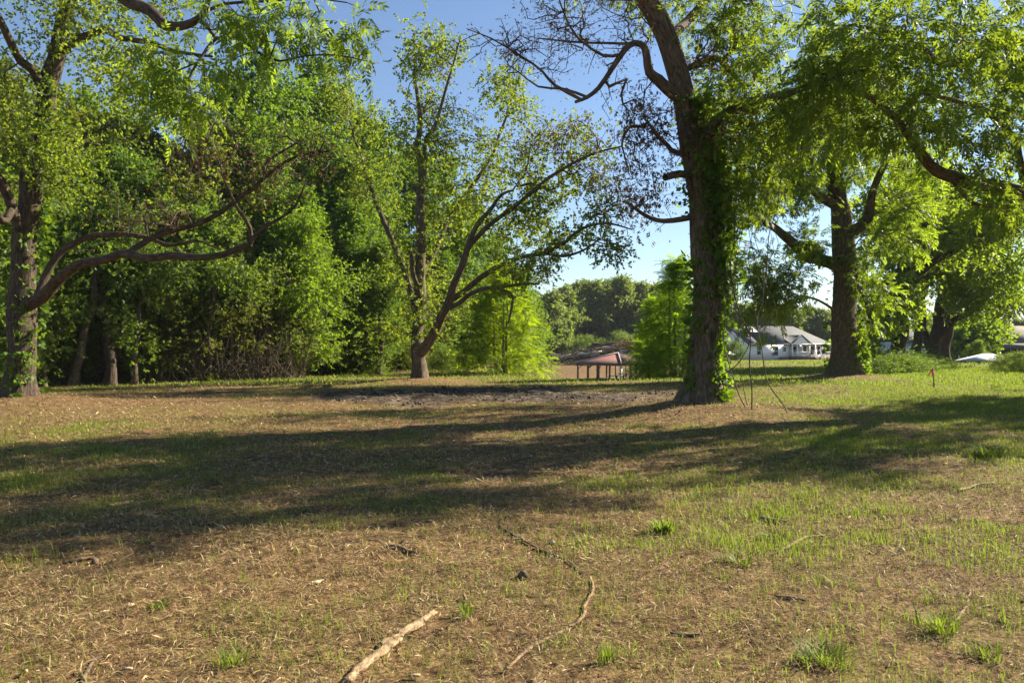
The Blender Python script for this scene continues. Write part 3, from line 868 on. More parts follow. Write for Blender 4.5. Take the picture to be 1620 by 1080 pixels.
brown = [pxblob(920, 220, 32.4, 75, 50, 1.5, 130, g), pxblob(820, 230, 34, 60, 55, 2, 80, g), pxblob(700, 160, 36, 45, 80, 1.5, 60, g), pxblob(960, 300, 32, 50, 50, 1, 60, g)]
tw = t2.grow(np.vstack(brown), step=.4, sag=.1, wig=.2, skip=2.5)
finish(t2, r2, 'bark', flare=(.3, 5, .4), rough=.08, twig=.011)
p, dd = sites_from(t2, tg, 3, g, .26, 1, down=.15)
crown(t2, r2, 'simple', 'oak', p, dd, g.uniform(.24, .42, len(p)), 61)
p, dd = sites_from(t2, tw, 3, g, .25, 1, down=.4)
q = g.random(len(p)) < .6
crown(t2, r2, 'dry', 'dry', p[q], dd[q], g.uniform(.2, .36, q.sum()), 62, name='dry_leaves')
crown(t2, r2, 'simple', 'oak', p[~q], dd[~q], g.uniform(.2, .34, (~q).sum()), 63, name='spring_leaves')

# ---- pecan whose trunk stands just beyond the frame, boughs reaching over the grass
t10, r10 = big_tree('pecan_tree', 21, 1735, 'pecan reaching dense leafy boughs out over the sunlit grass', seed=7)
d = 21
bx = 1735
t10.limb(*trunk_pts(t10, d, [(bx, 650, 0, 34), (bx, 600, 0, 28), (bx - 4, 500, 0, 26), (bx - 6, 400, 0, 25), (bx - 2, 300, 0, 22), (bx + 10, 200, .3, 18), (bx + 20, 60, .6, 13), (bx + 15, -80, .8, 8)]), wig=.05)
t10.limb(*tr(d, [(bx - 4, 370, 0, 15), (1680, 330, -.6, 13), (1620, 305, -1.2, 12), (1550, 292, -2, 10.5), (1495, 277, -2.8, 9), (1450, 232, -3.4, 7.5), (1425, 195, -4, 6), (1385, 160, -4.6, 4), (1330, 130, -5, 2.5)]))
t10.limb(*tr(d, [(bx, 250, 0, 12), (1690, 140, -1, 10), (1630, 68, -2, 8), (1570, 75, -3, 7), (1500, 100, -3.8, 5.5), (1430, 60, -4.5, 4), (1350, 40, -5.2, 2.5)]))
t10.limb(*tr(d, [(bx + 8, 200, 0, 10), (1760, 60, 1.5, 8), (1740, -60, 2.5, 6), (1650, -120, 3, 4)]))
t10.limb(*tr(d, [(bx + 2, 300, 0, 10), (1800, 230, 1.2, 8), (1870, 160, 2.2, 6), (1930, 120, 3, 4)]))
t10.limb(*tr(d, [(1500, 278, -2.8, 4), (1540, 320, -3, 3), (1580, 330, -3.2, 2)]))
t10.limb(*tr(d, [(1630, 300, -1.2, 6), (1600, 220, -2.4, 5), (1540, 170, -3.4, 4), (1460, 150, -4.2, 2.6)]))
t10.limb([(15.4, 21, 5.2), (14.6, 18.6, 6.2), (13.2, 16.4, 6.6), (11.8, 15, 6.4)], [.16, .12, .08, .04])
t10.limb([(15.4, 21, 7.5), (14.4, 18.8, 9), (12.6, 16.6, 10), (11, 15, 10.2)], [.13, .10, .07, .03])
g = t10.rng
def wb(c, r, n): return blob(c, r, n, g, n // 3, 0)
green = [pxblob(1290, 110, 16.2, 110, 100, 2.0, 75, g, 52, 0), pxblob(1400, 70, 16.5, 140, 95, 2.2, 105, g, 67, 0), pxblob(1530, 60, 17, 140, 95, 2.4, 105, g, 67, 0), pxblob(1360, 185, 16.8, 130, 70, 2.0, 34, g, 37, 0), pxblob(1480, 190, 17, 140, 85, 2.2, 75, g, 45, 0), pxblob(1590, 190, 17.5, 80, 110, 2, 52, g, 37, 0),
         pxblob(1560, 300, 18, 70, 50, 1.4, 30, g, 19, 0), pxblob(1610, 330, 18.4, 40, 50, 1, 19, g, 13, 0), pxblob(1240, 210, 16.6, 70, 45, 1.2, 22, g, 15, 0), pxblob(1450, -60, 17, 220, 70, 2.6, 80, g),
         pxblob(1340, 130, 26, 110, 80, 1.8, 110, g, 60, 0), pxblob(1470, 170, 27, 120, 90, 2.0, 110, g, 60, 0), pxblob(1570, 120, 25, 80, 90, 2, 80, g, 50, 0), pxblob(1270, 210, 25, 70, 45, 1.4, 26, g, 18, 0),
         wb((14.5, 17.5, 6.2), (2.6, 1.5, 1.4), 100), wb((19, 21.5, 8.5), (3, 2.0, 2), 110), wb((16, 21, 10.5), (3, 2.5, 1.8), 90), wb((12, 18.5, 8.3), (1.8, 1.6, 1.0), 46), wb((12.4, 15.2, 6.1), (2.2, 1.0, 1.0), 80), wb((16, 17.4, 7.8), (2.4, 1.0, 1.0), 70), wb((10.2, 14.9, 10.0), (2.6, .9, .9), 130), wb((13.6, 16.3, 10.0), (2.2, 1.0, .9), 100)]
tg = t10.grow(np.vstack(green), step=.4, sag=.15, skip=3)
finish(t10, r10, 'bark', flare=(.4, 5, .5), rough=.09, twig=.006)
p, dd = sites_from(t10, tg, 2, g, .16, 1, down=.35)
crown(t10, r10, 'pecan', 'pecan', p, dd, g.uniform(.27, .46, len(p)), 71, parts=300)

# ---- row of pecans along the lane
ROW = [(1422, 54, 'pecan with a dark straight trunk rising from tall weeds, first of the row', [(1422, 577, 0, 11.5), (1423, 540, 0, 10.5), (1425, 480, 0, 10), (1427, 430, 0, 9.5), (1424, 395, .2, 8), (1414, 370, .4, 6.5), (1398, 340, .6, 5), (1385, 300, .8, 3)],
        [[(1428, 465, 0, 6), (1440, 452, -.6, 6), (1455, 432, -1, 5.5), (1475, 415, -1.5, 5), (1507, 400, -2.2, 4), (1535, 380, -2.8, 3), (1562, 366, -3.4, 2)], [(1425, 410, .2, 6), (1440, 360, .8, 5), (1450, 310, 1.2, 3)]],
        [(1400, 350, 53.5, 50, 50, 3, 90), (1440, 300, 54, 55, 60, 3.5, 110), (1520, 360, 51.5, 60, 45, 3, 110), (1470, 370, 53, 45, 50, 2.5, 70), (1570, 340, 50.5, 40, 40, 2, 60), (1405, 470, 52.5, 38, 60, 1.6, 90), (1380, 510, 51, 25, 35, 1.2, 40)]),
       (1453, 60, 'slim pecan trunk standing second in the row by the weeds', [(1452, 572, 0, 8), (1453, 540, 0, 7), (1457, 480, 0, 6.5), (1461, 430, .2, 6), (1466, 380, .4, 5), (1470, 320, .6, 3)],
        [[(1459, 450, .2, 4), (1475, 430, -1, 4), (1500, 415, -1.8, 3), (1530, 410, -2.6, 2)]],
        [(1470, 330, 60, 50, 55, 3, 90), (1500, 400, 58.5, 50, 40, 2.6, 70), (1450, 420, 60, 40, 45, 2.4, 50), (1520, 300, 59, 50, 50, 3, 70)]),
       (1477, 63, 'forked pecan with a low bough reaching over the lane, third in the row', [(1478, 571, 0, 9.5), (1478, 550, 0, 9), (1482, 520, 0, 8.5), (1488, 480, 0, 7.5), (1492, 430, .2, 6), (1498, 380, .4, 4)],
        [[(1475, 555, 0, 7), (1466, 538, .4, 6.5), (1460, 510, .8, 6), (1458, 470, 1, 5), (1462, 430, 1.2, 3)], [(1482, 536, 0, 6), (1496, 522, -.6, 5.5), (1508, 507, -1, 5), (1528, 496, -1.6, 4.4), (1548, 484, -2.2, 3.5), (1565, 465, -2.8, 2.4)]],
        [(1510, 400, 62, 55, 50, 3, 90), (1560, 440, 60, 50, 45, 3, 110), (1590, 400, 60, 30, 45, 2.4, 60), (1530, 470, 60.5, 40, 30, 2, 50), (1480, 350, 63, 50, 60, 3, 70)]),
       (1500, 68, 'pecan at the far end of the row beside the white porch', [(1496, 569, 0, 8), (1497, 545, 0, 7), (1500, 510, 0, 6.5), (1504, 460, .3, 5.5), (1512, 410, .6, 4)],
        [[(1501, 500, 0, 4), (1520, 480, -1, 3.5), (1550, 450, -2, 2.4)]],
        [(1530, 420, 67, 55, 45, 3, 90), (1590, 465, 65, 35, 40, 3, 80), (1500, 390, 68, 40, 40, 3, 50)])]
for k, (bx, d, lab, trunk, limbs, blobs) in enumerate(ROW):
    t, r = big_tree('pecan_tree', d, bx, lab, 'pecans in a row along the lane', seed=80 + k)
    t.limb(*trunk_pts(t, d, trunk), wig=.08)
    for lm in limbs: t.limb(*tr(d, lm), wig=.06)
    g = t.rng
    tg = t.grow(np.vstack([pxblob(*b, g) for b in blobs]), step=.6, sag=.12, skip=2.5)
    finish(t, r, 'bark_dark', flare=(.4, 5, .5), rough=.08, twig=.014)
    p, dd = sites_from(t, tg, 4, g, .45, 1, down=.2)
    crown(t, r, 'simple', 'pecan_yellow', p, dd, g.uniform(.45, .75, len(p)), 90 + k)
# low spreading tree by the far porch
t, r = big_tree('spreading_tree', 92, 1525, 'low spreading tree with arched limbs beyond the row of pecans', seed=88)
d = 92
t.limb(*trunk_pts(t, d, [(1525, 570, 0, 4), (1524, 555, 0, 3.6), (1524, 540, 0, 3)]))
for lm in ([(1525, 558, 0, 3), (1512, 550, -1, 2.4), (1500, 549, -2, 1.6), (1490, 553, -3, 1)], [(1525, 555, 0, 3), (1538, 546, -1, 2.4), (1552, 538, -2, 1.8), (1565, 536, -3, 1)], [(1524, 545, 0, 3), (1515, 530, 1, 2), (1508, 520, 2, 1.2)], [(1524, 545, 0, 3), (1540, 525, 1, 2), (1552, 515, 2, 1.2)]):
    t.limb(*tr(d, lm), wig=.05)
g = t.rng
tg = t.grow(np.vstack([pxblob(1525, 520, 92, 45, 18, 5, 110, g), pxblob(1555, 535, 89, 25, 16, 3, 60, g), pxblob(1500, 540, 90, 20, 14, 3, 40, g)]), step=.8)
finish(t, r, 'bark_dark', flare=(.3, 4, .4), twig=.02)
p, dd = sites_from(t, tg, 4, g, .6, 1)
crown(t, r, 'big', 'lime', p, dd, g.uniform(.7, 1.1, len(p)), 99)

# ------------------------------------------------------------------ woodland kinds: one of each is grown, then copied
def grow_kind(h, crown_lo, rad, nblob, per, kind, mat, leaf, k, seed, bark='bark_wood', rt=.16, squash=1.0, lean=0.0, taper=.55, back=1, bare=0):
    t = Tree((0, 0, 0), seed); g = t.rng
    zs = np.linspace(0, h * .93, 9)
    pts = np.stack([np.cumsum(g.normal(0, h * .012, 9)) + lean * zs, np.cumsum(g.normal(0, h * .012, 9)), zs - .15], -1); pts[0, :2] = 0
    t.limb(pts, np.linspace(rt, .02, 9), step=.4, wig=.05)
    T_ = []
    for q in range(nblob):
        u = (q + g.random()) / nblob
        z = crown_lo + (h - crown_lo) * u
        prof = math.sin(math.pi * min(1, (u * .85 + .15))) ** .6 * (1 - taper * u) + .15
        a = q * 2.4 + g.uniform(-.5, .5)
        rr = rad * prof * g.uniform(.35, .8)
        br = rad * g.uniform(.26, .62) * (.6 + .5 * prof)
        c = np.array([math.cos(a) * rr + lean * z, math.sin(a) * rr, z])
        T_.append(blob(c, (br, br, br * .75 * squash), per, g))
    T_ = np.vstack(T_)
    ax = np.stack([lean * T_[:, 2], 0 * T_[:, 2], T_[:, 2]], -1)
    far_ = g.random(len(T_)) < .12
    T_[far_] = (ax + (T_ - ax) * 1.32 + g.normal(0, .3, T_.shape))[far_]
    T_[:, 2] = np.maximum(T_[:, 2], .1)
    tips = t.grow(T_, step=.6, sag=.12, skip=crown_lo * .5)
    t.radii(.012)
    trunk = t.tubes(t.main, 'trunk', M[bark], sides=((.05, 10), (0, 6)), flare=(.35, 4, .4))
    brm = t.tubes(~t.main, 'branches', M[bark], sides=((.05, 6), (.02, 4), (0, 3)))
    p, dd = sites_from(t, tips, k, g, .26 if leaf < .7 else .42, back, down=.2)
    cm = leaves_mesh('crown', kind, M[mat], p, dd, g.uniform(.7, 1.25, len(p)) * leaf, np.zeros(3), g)
    return dict(h=h, trunk=trunk, branches=brm, crown=cm)

K = {}
K['tall'] = grow_kind(17, 4.5, 3.8, 21, 34, 'simple', 'gum', .56, 3, 201, rt=.2)
K['tall2'] = grow_kind(18, 3.5, 3.4, 22, 33, 'simple', 'gum', .56, 3, 202, rt=.19, lean=.03)
K['olive'] = grow_kind(14, 3.5, 4.2, 19, 32, 'simple', 'wood_olive', .54, 3, 203, rt=.17, lean=-.04)
K['dark'] = grow_kind(12, 2.4, 3.8, 20, 32, 'simple', 'wood_dark', .54, 3, 204, rt=.18, bark='bark_dark')
K['slim'] = grow_kind(15, 2.5, 2.0, 15, 30, 'simple', 'gum', .5, 3, 205, rt=.11)
K['droop'] = grow_kind(8.5, 1.5, 3.2, 24, 30, 'fine', 'lime', .52, 3, 206, rt=.12, squash=.55, lean=.05)
K['shrub'] = grow_kind(4.2, .3, 2.0, 10, 36, 'fine', 'wood_dark', .36, 4, 207, rt=.05, taper=.3)
K['vine'] = grow_kind(6.5, .5, 2.6, 14, 38, 'fine', 'wood_olive', .34, 4, 208, rt=.07, taper=.3)
K['weed'] = grow_kind(1.3, .05, .8, 8, 26, 'fine', 'weed', .24, 4, 209, rt=.015, taper=.2)
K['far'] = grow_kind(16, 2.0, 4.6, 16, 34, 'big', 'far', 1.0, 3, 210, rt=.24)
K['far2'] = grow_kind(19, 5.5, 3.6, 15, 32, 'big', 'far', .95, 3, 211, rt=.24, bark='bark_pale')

def grow_cypress(h, rad, seed, mat, stems):
    t = Tree((0, 0, 0), seed); g = t.rng
    for q in range(stems):
        a = q * 2.1 + .4; o = .28 * (stems > 1)
        hh = h * (1 - .13 * q)
        x0, y0 = math.cos(a) * o, math.sin(a) * o
        zs = np.linspace(-.1, hh, 8)
        pts = np.stack([x0 * (1 + zs * .12), y0 * (1 + zs * .12), zs], -1)
        if q == 0: t.limb(pts, np.linspace(.085, .012, 8), step=.35, wig=.02)
        else:
            pts[0] = t.pos[0]; t.limb(pts, np.linspace(.075, .012, 8), step=.35, wig=.02)
    T_ = []
    n = int(70 * h)
    z = h * (.10 + .9 * g.random(n) ** 1.15)
    rr = rad * (1.02 - z / h) ** .8 * (.25 + .75 * np.sqrt(g.random(n)))
    # foliage gathered on tiers of branches
    tier = np.round(z / .62) * .62
    z = tier + g.normal(0, .07, n) - .16 * rr
    br = g.integers(0, 7, n); a = br * 2 * np.pi / 7 + tier * 2.3 + g.normal(0, .22, n)
    T_ = np.stack([np.cos(a) * rr, np.sin(a) * rr, np.maximum(z, .25)], -1)
    tips = t.grow(T_, step=.4, sag=-.05, wig=.08)
    t.radii(.006)
    trunk = t.tubes(t.main, 'trunk', M['bark_wood'], sides=((.05, 10), (0, 6)), flare=(.5, 4, .3))
    brm = t.tubes(~t.main, 'branches', M['bark_wood'], sides=((.02, 4), (0, 3)))
    p, dd = sites_from(t, tips, 3, g, .16, 1, dirmix=(1.0, .5), down=.15)
    cm = leaves_mesh('crown', 'cypress', M[mat], p, dd, g.uniform(.32, .62, len(p)), np.zeros(3), g, roll=.35)
    return dict(h=h, trunk=trunk, branches=brm, crown=cm)
K['cyp'] = grow_cypress(5.6, 2.5, 301, 'cypress', 3)
K['cyp2'] = grow_cypress(7.0, 2.0, 302, 'cypress_deep', 3)

def place(kind, name, px, d, top=None, h=None, rz=None, label='', cat='tree', group=None, wide=1.0, parts=('trunk', 'branches', 'crown'), z=None, sink=.1):
    k = K[kind]
    X, Y = XY(px, d)
    zz = H1(X, Y) if z is None else z
    if h is None: h = CAM_H + (HOR - top) / F_PX * d - zz
    s = h / k['h']
    o = empty(name, (X, Y, zz - sink), RNG.uniform(0, 6.28) if rz is None else rz, (s * wide, s * wide, s))
    tag(o, label, cat, group)
    for p_ in parts:
        c = link(p_, k[p_], o)
        if p_ in ('crown', 'branches'): c['kind'] = 'stuff'
    return o

G_W = 'trees of the dense wood'
LW = {'tall': 'tall leafy green tree rising out of the dense wood edge', 'tall2': 'tall leafy green tree rising out of the dense wood edge',
      'olive': 'olive-green broad tree standing in the dense wood', 'dark': 'dark low-branched tree in the shade of the wood',
      'slim': 'slender straight young tree at the edge of the wood', 'far': 'hazy broad tree in the far treeline beyond the pavilion', 'far2': 'tall bare-stemmed tree standing above the far treeline'}
ZONES = [(45, 'behind the old pecan trunk'), (150, 'above the crooked leaning trunk'), (245, 'behind the dark straight trunk'), (345, 'above the long level bough'), (425, 'above the tangled undergrowth'), (495, 'behind the lime-green drooping tree'),
         (570, 'flanking the vase-shaped pecan'), (650, 'just behind the vase-shaped pecan'), (745, 'past the forked stems of the vase-shaped pecan'), (2000, 'behind the bright cypress saplings')]
KW = {'tall': 'tall leafy green tree', 'tall2': 'tall slim-crowned green tree', 'olive': 'olive-green broad tree', 'dark': 'dark low-branched tree', 'slim': 'slender straight young tree'}
ZF = [(960, 'beside the pavilion roof'), (1050, 'directly over the brush pile'), (1140, 'behind the deep-green cypress'), (1240, 'over the gable end of the white house'), (1335, 'over the porch of the white house'), (1480, 'behind the pecan row'), (2000, 'behind the brown-roofed house')]
def wood(kind, px, d, top, wide=1.0, rz=None):
    if kind.startswith('far'):
        lab = ('tall bare-stemmed tree ' if kind == 'far2' else 'hazy broad tree ') + 'of the far treeline ' + next(z for q, z in ZF if px < q)
    else:
        lab = KW[kind] + (' deep in the wood ' if d > 49 else ' in the wood front ') + next(z for q, z in ZONES if px < q)
    place(kind, 'woodland_tree', px, d, top, label=lab, group=G_W if not kind.startswith('far') else 'trees of the far treeline', wide=wide, rz=rz)

# front of the wood and the rows behind it
for a in [('dark', -70, 27, 250, 1.1), ('olive', -30, 34, 120, 1.0), ('dark', 70, 36, 300, 1.0), ('olive', 110, 42, 175, 1.1), ('dark', 172, 34.5, 330, 1.0), ('tall', 160, 47, 165, 1.0), ('olive', 232, 44, 215, 1.15),
          ('dark', 255, 39, 330, 1.2), ('tall2', 292, 52, 285, 1.2), ('dark', 335, 41, 330, 1.1), ('tall', 400, 46, 100, .95), ('tall2', 452, 50, 128, 1.0), ('tall2', 345, 54, 205, 1.2), ('olive', 300, 43, 300, 1.1),
          ('tall', 505, 54, 120, .95), ('tall', 545, 50, 235, 1.1), ('tall2', 590, 56, 190, 1.0), ('slim', 556, 47, 320, 1.2), ('slim', 602, 47, 380, 1.3), ('tall', 640, 60, 240, 1.1), ('tall2', 690, 62, 255, 1.0), ('dark', 520, 46, 420, 1.3),
          ('tall', 735, 66, 320, 1.1), ('tall', 780, 70, 375, 1.1), ('slim', 700, 58, 400, 1.6), ('olive', 660, 58, 400, 1.2), ('dark', 590, 54, 440, 1.5), ('tall', 815, 74, 420, 1.2), ('tall2', 20, 44, 150, 1.0), ('dark', 30, 34, 330, 1.2),
          ('dark', 440, 46, 400, 1.3), ('dark', 380, 47, 330, 1.3), ('dark', 130, 46, 330, 1.4), ('olive', -90, 42, 100, 1.1), ('dark', 640, 64, 430, 1.4), ('dark', 720, 70, 450, 1.3), ('dark', 220, 50, 350, 1.4), ('dark', 10, 40, 360, 1.4),
          ('dark', 320, 56, 320, 1.5), ('dark', 480, 58, 320, 1.5), ('dark', 560, 62, 350, 1.5), ('tall', 250, 58, 240, 1.3), ('tall', 60, 54, 190, 1.2), ('slim', 815, 82, 440, 1.5), ('tall', 828, 95, 455, 1.2), ('tall', 190, 40, 235, 1.0), ('tall2', 268, 41, 290, 1.1), ('olive', 348, 43, 250, 1.1), ('slim', 130, 38, 250, 1.3), ('slim', 310, 39, 330, 1.4), ('slim', 480, 44, 300, 1.2), ('tall2', 425, 45, 240, 1.0), ('slim', 20, 36, 250, 1.3)]:
    wood(*a)
place('droop', 'hickory_tree', 462, 42, 352, label='bright lime-green drooping tree catching the sun at the wood edge', wide=1.0)
place('droop', 'hickory_tree', 790, 62, 450, label='lime-green bushy tree behind the cypress saplings', wide=1.1, rz=2.0)
place('droop', 'hickory_tree', 822, 66, 455, label='yellow-green rounded tree at the end of the wood', wide=.8, rz=4.0)
# leaning bare trunk and others readable at the wood edge
def lone_trunk(pts, d, label, seed, bark='bark_wood'):
    t, r = big_tree('woodland_tree', d, pts[0][0], label, seed=seed)
    t.limb(*trunk_pts(t, d, pts), wig=.06)
    top = t.pos[-1]; g = t.rng
    tips = t.grow(blob(top + [0, .3, .4], (1.8, 1.5, 1.2), 60, g), step=.5, skip=2)
    finish(t, r, bark, flare=(.35, 4, .4), twig=.01)
    p, dd = sites_from(t, tips, 4, g, .3, 1)
    crown(t, r, 'simple', 'wood_dark', p, dd, g.uniform(.3, .5, len(p)), seed)
lone_trunk([(114, 607, 0, 8), (122, 585, 0, 6.5), (126, 550, 0, 6), (133, 510, 0, 5.5), (145, 475, 0, 4.5), (152, 430, 0, 3.5)], 33, 'crooked leaning trunk at the wood edge beside a dark straight one', 401)
lone_trunk([(172, 606, 0, 10), (172, 580, 0, 8), (170, 530, 0, 8), (164, 480, 0, 7), (160, 430, 0, 6), (155, 380, 0, 4)], 33.5, 'dark thick straight trunk under the long level bough', 402, 'bark_dark')
lone_trunk([(211, 608, 0, 5), (214, 570, 0, 4.4), (218, 520, 0, 3.8), (222, 460, 0, 3)], 34.5, 'thin forked trunk leaning at the wood edge', 403)
lone_trunk([(331, 606, 0, 4.5), (332, 570, 0, 4), (333, 520, 0, 3.4), (336, 460, 0, 2.6)], 37, 'short reddish trunk in front of the tangled undergrowth', 404)
lone_trunk([(366, 604, 0, 3.8), (367, 570, 0, 3.4), (365, 520, 0, 3), (362, 470, 0, 2.2)], 38, 'slim pale trunk standing by the tangled undergrowth', 405)
lone_trunk([(415, 598, 0, 5), (420, 570, 0, 4.5), (425, 530, 0, 4), (428, 470, 0, 3)], 40, 'grey trunk under the lime-green drooping foliage', 406)
lone_trunk([(599, 597, 0, 5), (600, 570, 0, 4), (602, 530, 0, 3.6), (606, 470, 0, 2.6)], 46, 'straight trunk at the wood edge beside the vase-shaped pecan', 407)
lone_trunk([(556, 592, 0, 4), (557, 540, 0, 3.4), (556, 480, 0, 2.8), (553, 420, 0, 2)], 48, 'pale slender trunk in the shade of the tall green trees', 408)
lone_trunk([(70, 610, 0, 4), (69, 570, 0, 3.4), (68, 520, 0, 3), (68, 460, 0, 2)], 32, 'thin young trunk just behind the old pecan', 409)

# undergrowth along the edge
for k, (kind, px, d, h) in enumerate([('shrub', -40, 30, 4.2), ('shrub', 12, 33, 3.6), ('vine', 85, 38, 6), ('shrub', 140, 38, 3.4), ('vine', 200, 39, 6.5), ('vine', 245, 38, 5.8), ('vine', 285, 38.5, 5.6), ('vine', 325, 39.5, 5.8), ('vine', 372, 40.5, 6.5), ('shrub', 400, 42, 4.5),
                         ('vine', 480, 46, 6), ('shrub', 510, 46, 4.2), ('shrub', 545, 49, 4.4), ('shrub', 580, 50, 4), ('shrub', 630, 54, 4.2), ('shrub', 680, 58, 4), ('shrub', 720, 60, 4.5), ('vine', 620, 52, 6.5), ('shrub', 585, 46.5, 2.0), ('shrub', 700, 48, 1.6), ('shrub', 50, 38, 5), ('shrub', 175, 42, 5), ('vine', 440, 42, 4)]):
    place(kind, 'undergrowth_shrub', px, d, h=h, label={'shrub': 'dark leafy shrub low in the wood ', 'vine': 'vine-covered leafy thicket '}[kind] + next(z for q, z in ZONES if px < q), cat='shrub', group='shrubs of the wood edge', wide=1.25)
# cypress saplings
place('cyp', 'cypress_tree', 793, 46, 432, label='bright feathery cypress saplings growing together on the lawn edge', rz=.4, wide=1.2)
place('cyp2', 'cypress_tree', 1070, 41, 408, label='tall deep-green feathery cypress behind the ivy-clad trunk', rz=1.2, wide=1.3)
place('cyp2', 'cypress_tree', 1033, 45, 470, label='smaller green cypress beside the red-roofed pavilion', rz=3.0, wide=1.2)
place('slim', 'young_tree', 761, 47, 470, label='single slender sapling with a thin dark stem near the cypress', wide=.9)

# far treeline
for k, (px, d, top) in enumerate([(870, 150, 470), (893, 165, 462), (915, 175, 455), (938, 170, 447), (962, 178, 455), (985, 172, 441), (1010, 176, 450), (1035, 180, 458), (1060, 175, 455), (880, 190, 478), (950, 195, 470), (1000, 195, 472), (1040, 195, 470),
                                  (1090, 190, 465), (1120, 190, 470), (1145, 188, 478), (1170, 186, 486), (1195, 190, 480), (1220, 188, 488), (1248, 186, 484), (1275, 190, 490), (1300, 188, 494), (1325, 190, 490), (1355, 195, 495), (1390, 195, 500), (1420, 190, 505), (1460, 200, 500), (1560, 180, 520), (1590, 170, 512), (1612, 160, 505), (1640, 160, 500), (1100, 205, 478), (1240, 205, 492), (1180, 200, 490), (1375, 170, 515), (1405, 160, 520), (1345, 172, 512)]):
    wood('far2' if top < 452 or k % 6 == 5 else 'far', px, d, top, 1.2)
for k, (px, d, top) in enumerate([(858, 150, 545), (880, 158, 545), (905, 160, 540), (925, 152, 535), (955, 155, 540), (985, 155, 530), (1010, 158, 535), (1040, 155, 540), (1150, 175, 545), (1175, 176, 540), (1330, 165, 545), (1350, 150, 545), (1380, 130, 548), (1400, 120, 550)]):
    place('shrub', 'edge_shrub', px, d, top, label='rounded green shrub at the foot of the far treeline', cat='shrub', group='shrubs of the far treeline', wide=1.4)
# weeds under the row of pecans and by the brown house
for k, (px, d, h) in enumerate([(1368, 46, 1.0), (1385, 47, 1.3), (1400, 48, 1.4), (1415, 49, 1.5), (1432, 50, 1.3), (1447, 52, 1.2), (1460, 54, 1.3), (1474, 56, 1.1), (1490, 58, .9), (1378, 50, 1.6), (1410, 52, 1.8), (1440, 55, 1.5), (1480, 60, 1.2), (1350, 46, .8)]):
    place('weed', 'weed_clump', px, d, h=h * .62, label='tall green weeds growing round the row of pecan trunks', cat='weeds', group='weeds under the pecan row', wide=2.0)
for k, (px, d, h) in enumerate([(1580, 52, 1.0), (1598, 50, 1.1), (1614, 48, 1.2)]):
    place('shrub', 'dark_bush', px, d, h=h, label='low dark bush in front of the brown-roofed house', cat='bush', group='bushes by the brown-roofed house', wide=1.3)
place('shrub', 'garden_shrub', 1163, 132, h=3.0, label='rounded shrub by the gable end of the white house', cat='shrub', wide=1.1)
place('droop', 'low_hedge', 1548, 84, h=2.4, label='low yellow-green hedge behind the white canopy', cat='hedge', wide=1.3)

# trees standing beyond the frame whose shade falls across the clearing
for x, y, h, k in ((27, 27.5, 13, 'olive'), (36, 31, 14, 'olive'), (46, 40, 15, 'tall')):
    place(k, 'shade_tree', 810 + F_PX * x / y, y, h=h, label={27: 'broad tree past the leafy pecan boughs, shading the grass', 36: 'second broad tree past the leafy pecan boughs', 46: 'tall tree out past the brown-roofed house lawn'}[x], wide=1.1)

# ------------------------------------------------------------------ buildings
M['white'] = plain_mat('siding_white', (.86, .87, .88), .6, .02, 2.0)
M['trim'] = plain_mat('trim_white', (.88, .88, .88), .5, .02, 4.0)
M['shingle'] = plain_mat('shingle_grey', (.095, .098, .105), .9, .15, 3.0, bump=.3)
M['brick'] = plain_mat('brick_brown', (.17, .11, .085), .85, .2, 6.0)
M['glass'] = plain_mat('window_glass', (.03, .04, .05), .08, .1, 3.0, spec=.6)
M['redroof'] = plain_mat('roof_red_metal', (.15, .062, .047), .75, .08, 1.2, stretch=(1, 1, 6))
M['ridge'] = plain_mat('ridge_cap', (.42, .33, .32), .5, .08, 3.0)
M['post'] = plain_mat('post_timber', (.13, .085, .055), .8, .2, 4.0)
M['postlit'] = plain_mat('pale_wood_lit_post', (.50, .47, .43), .7, .1, 4.0)  # sunlit near corner post, light put into the colour; also pale logs and railing
M['deck'] = plain_mat('deck_timber', (.10, .085, .07), .85, .2, 3.0)
M['brownroof'] = plain_mat('roof_brown_moss', (.17, .15, .125), .9, .25, 1.2)
M['tarp'] = plain_mat('canopy_white', (.46, .49, .54), .6, .08, 1.0)
M['bluegrey'] = plain_mat('siding_blue_grey', (.38, .45, .54), .7, .08, 2.0)
M['darkwall'] = plain_mat('wall_brown', (.10, .075, .06), .85, .2, 2.0)
M['blue'] = plain_mat('fabric_blue', (.05, .16, .50), .5, .1, 2.0)
M['carpaint'] = plain_mat('paint_dark_blue', (.05, .07, .12), .3, .1, 2.0, spec=.5)
M['tyre'] = plain_mat('rubber', (.02, .02, .02), .8, .1, 8.0)
M['rust'] = plain_mat('iron_rod', (.05, .035, .03), .7, .3, 20.0)
M['pink'] = plain_mat('ribbon_pink', (.85, .07, .13), .5, .08, 10.0)
M['orange'] = plain_mat('ribbon_orange', (.80, .16, .04), .5, .08, 10.0)

def house_window(root, mk, x, z, w, h, y=0.0, axis_='x'):
    """double-hung window on a wall: frame, pane"""
    def bx(b, c, s):
        if axis_ == 'x': b.box((c[0], y + c[1], c[2]), s)
        else: b.box((y + c[1], c[0], c[2]), (s[1], s[0], s[2]))
    wroot = MB(); t = .1
    for cx, cz, sx, sz in ((x, z + h / 2, w + .2, t), (x, z - h / 2, w + .26, t * 1.3), (x - w / 2, z, t, h), (x + w / 2, z, t, h), (x, z, w, .06)):
        bx(wroot, (cx, -.05, cz), (sx, .10, sz))
    fr = wroot.build('window', M['trim'], root)
    pn = MB(); bx(pn, (x, -.01, z), (w - .06, .04, h - .06)); pn.build('pane', M['glass'], fr)

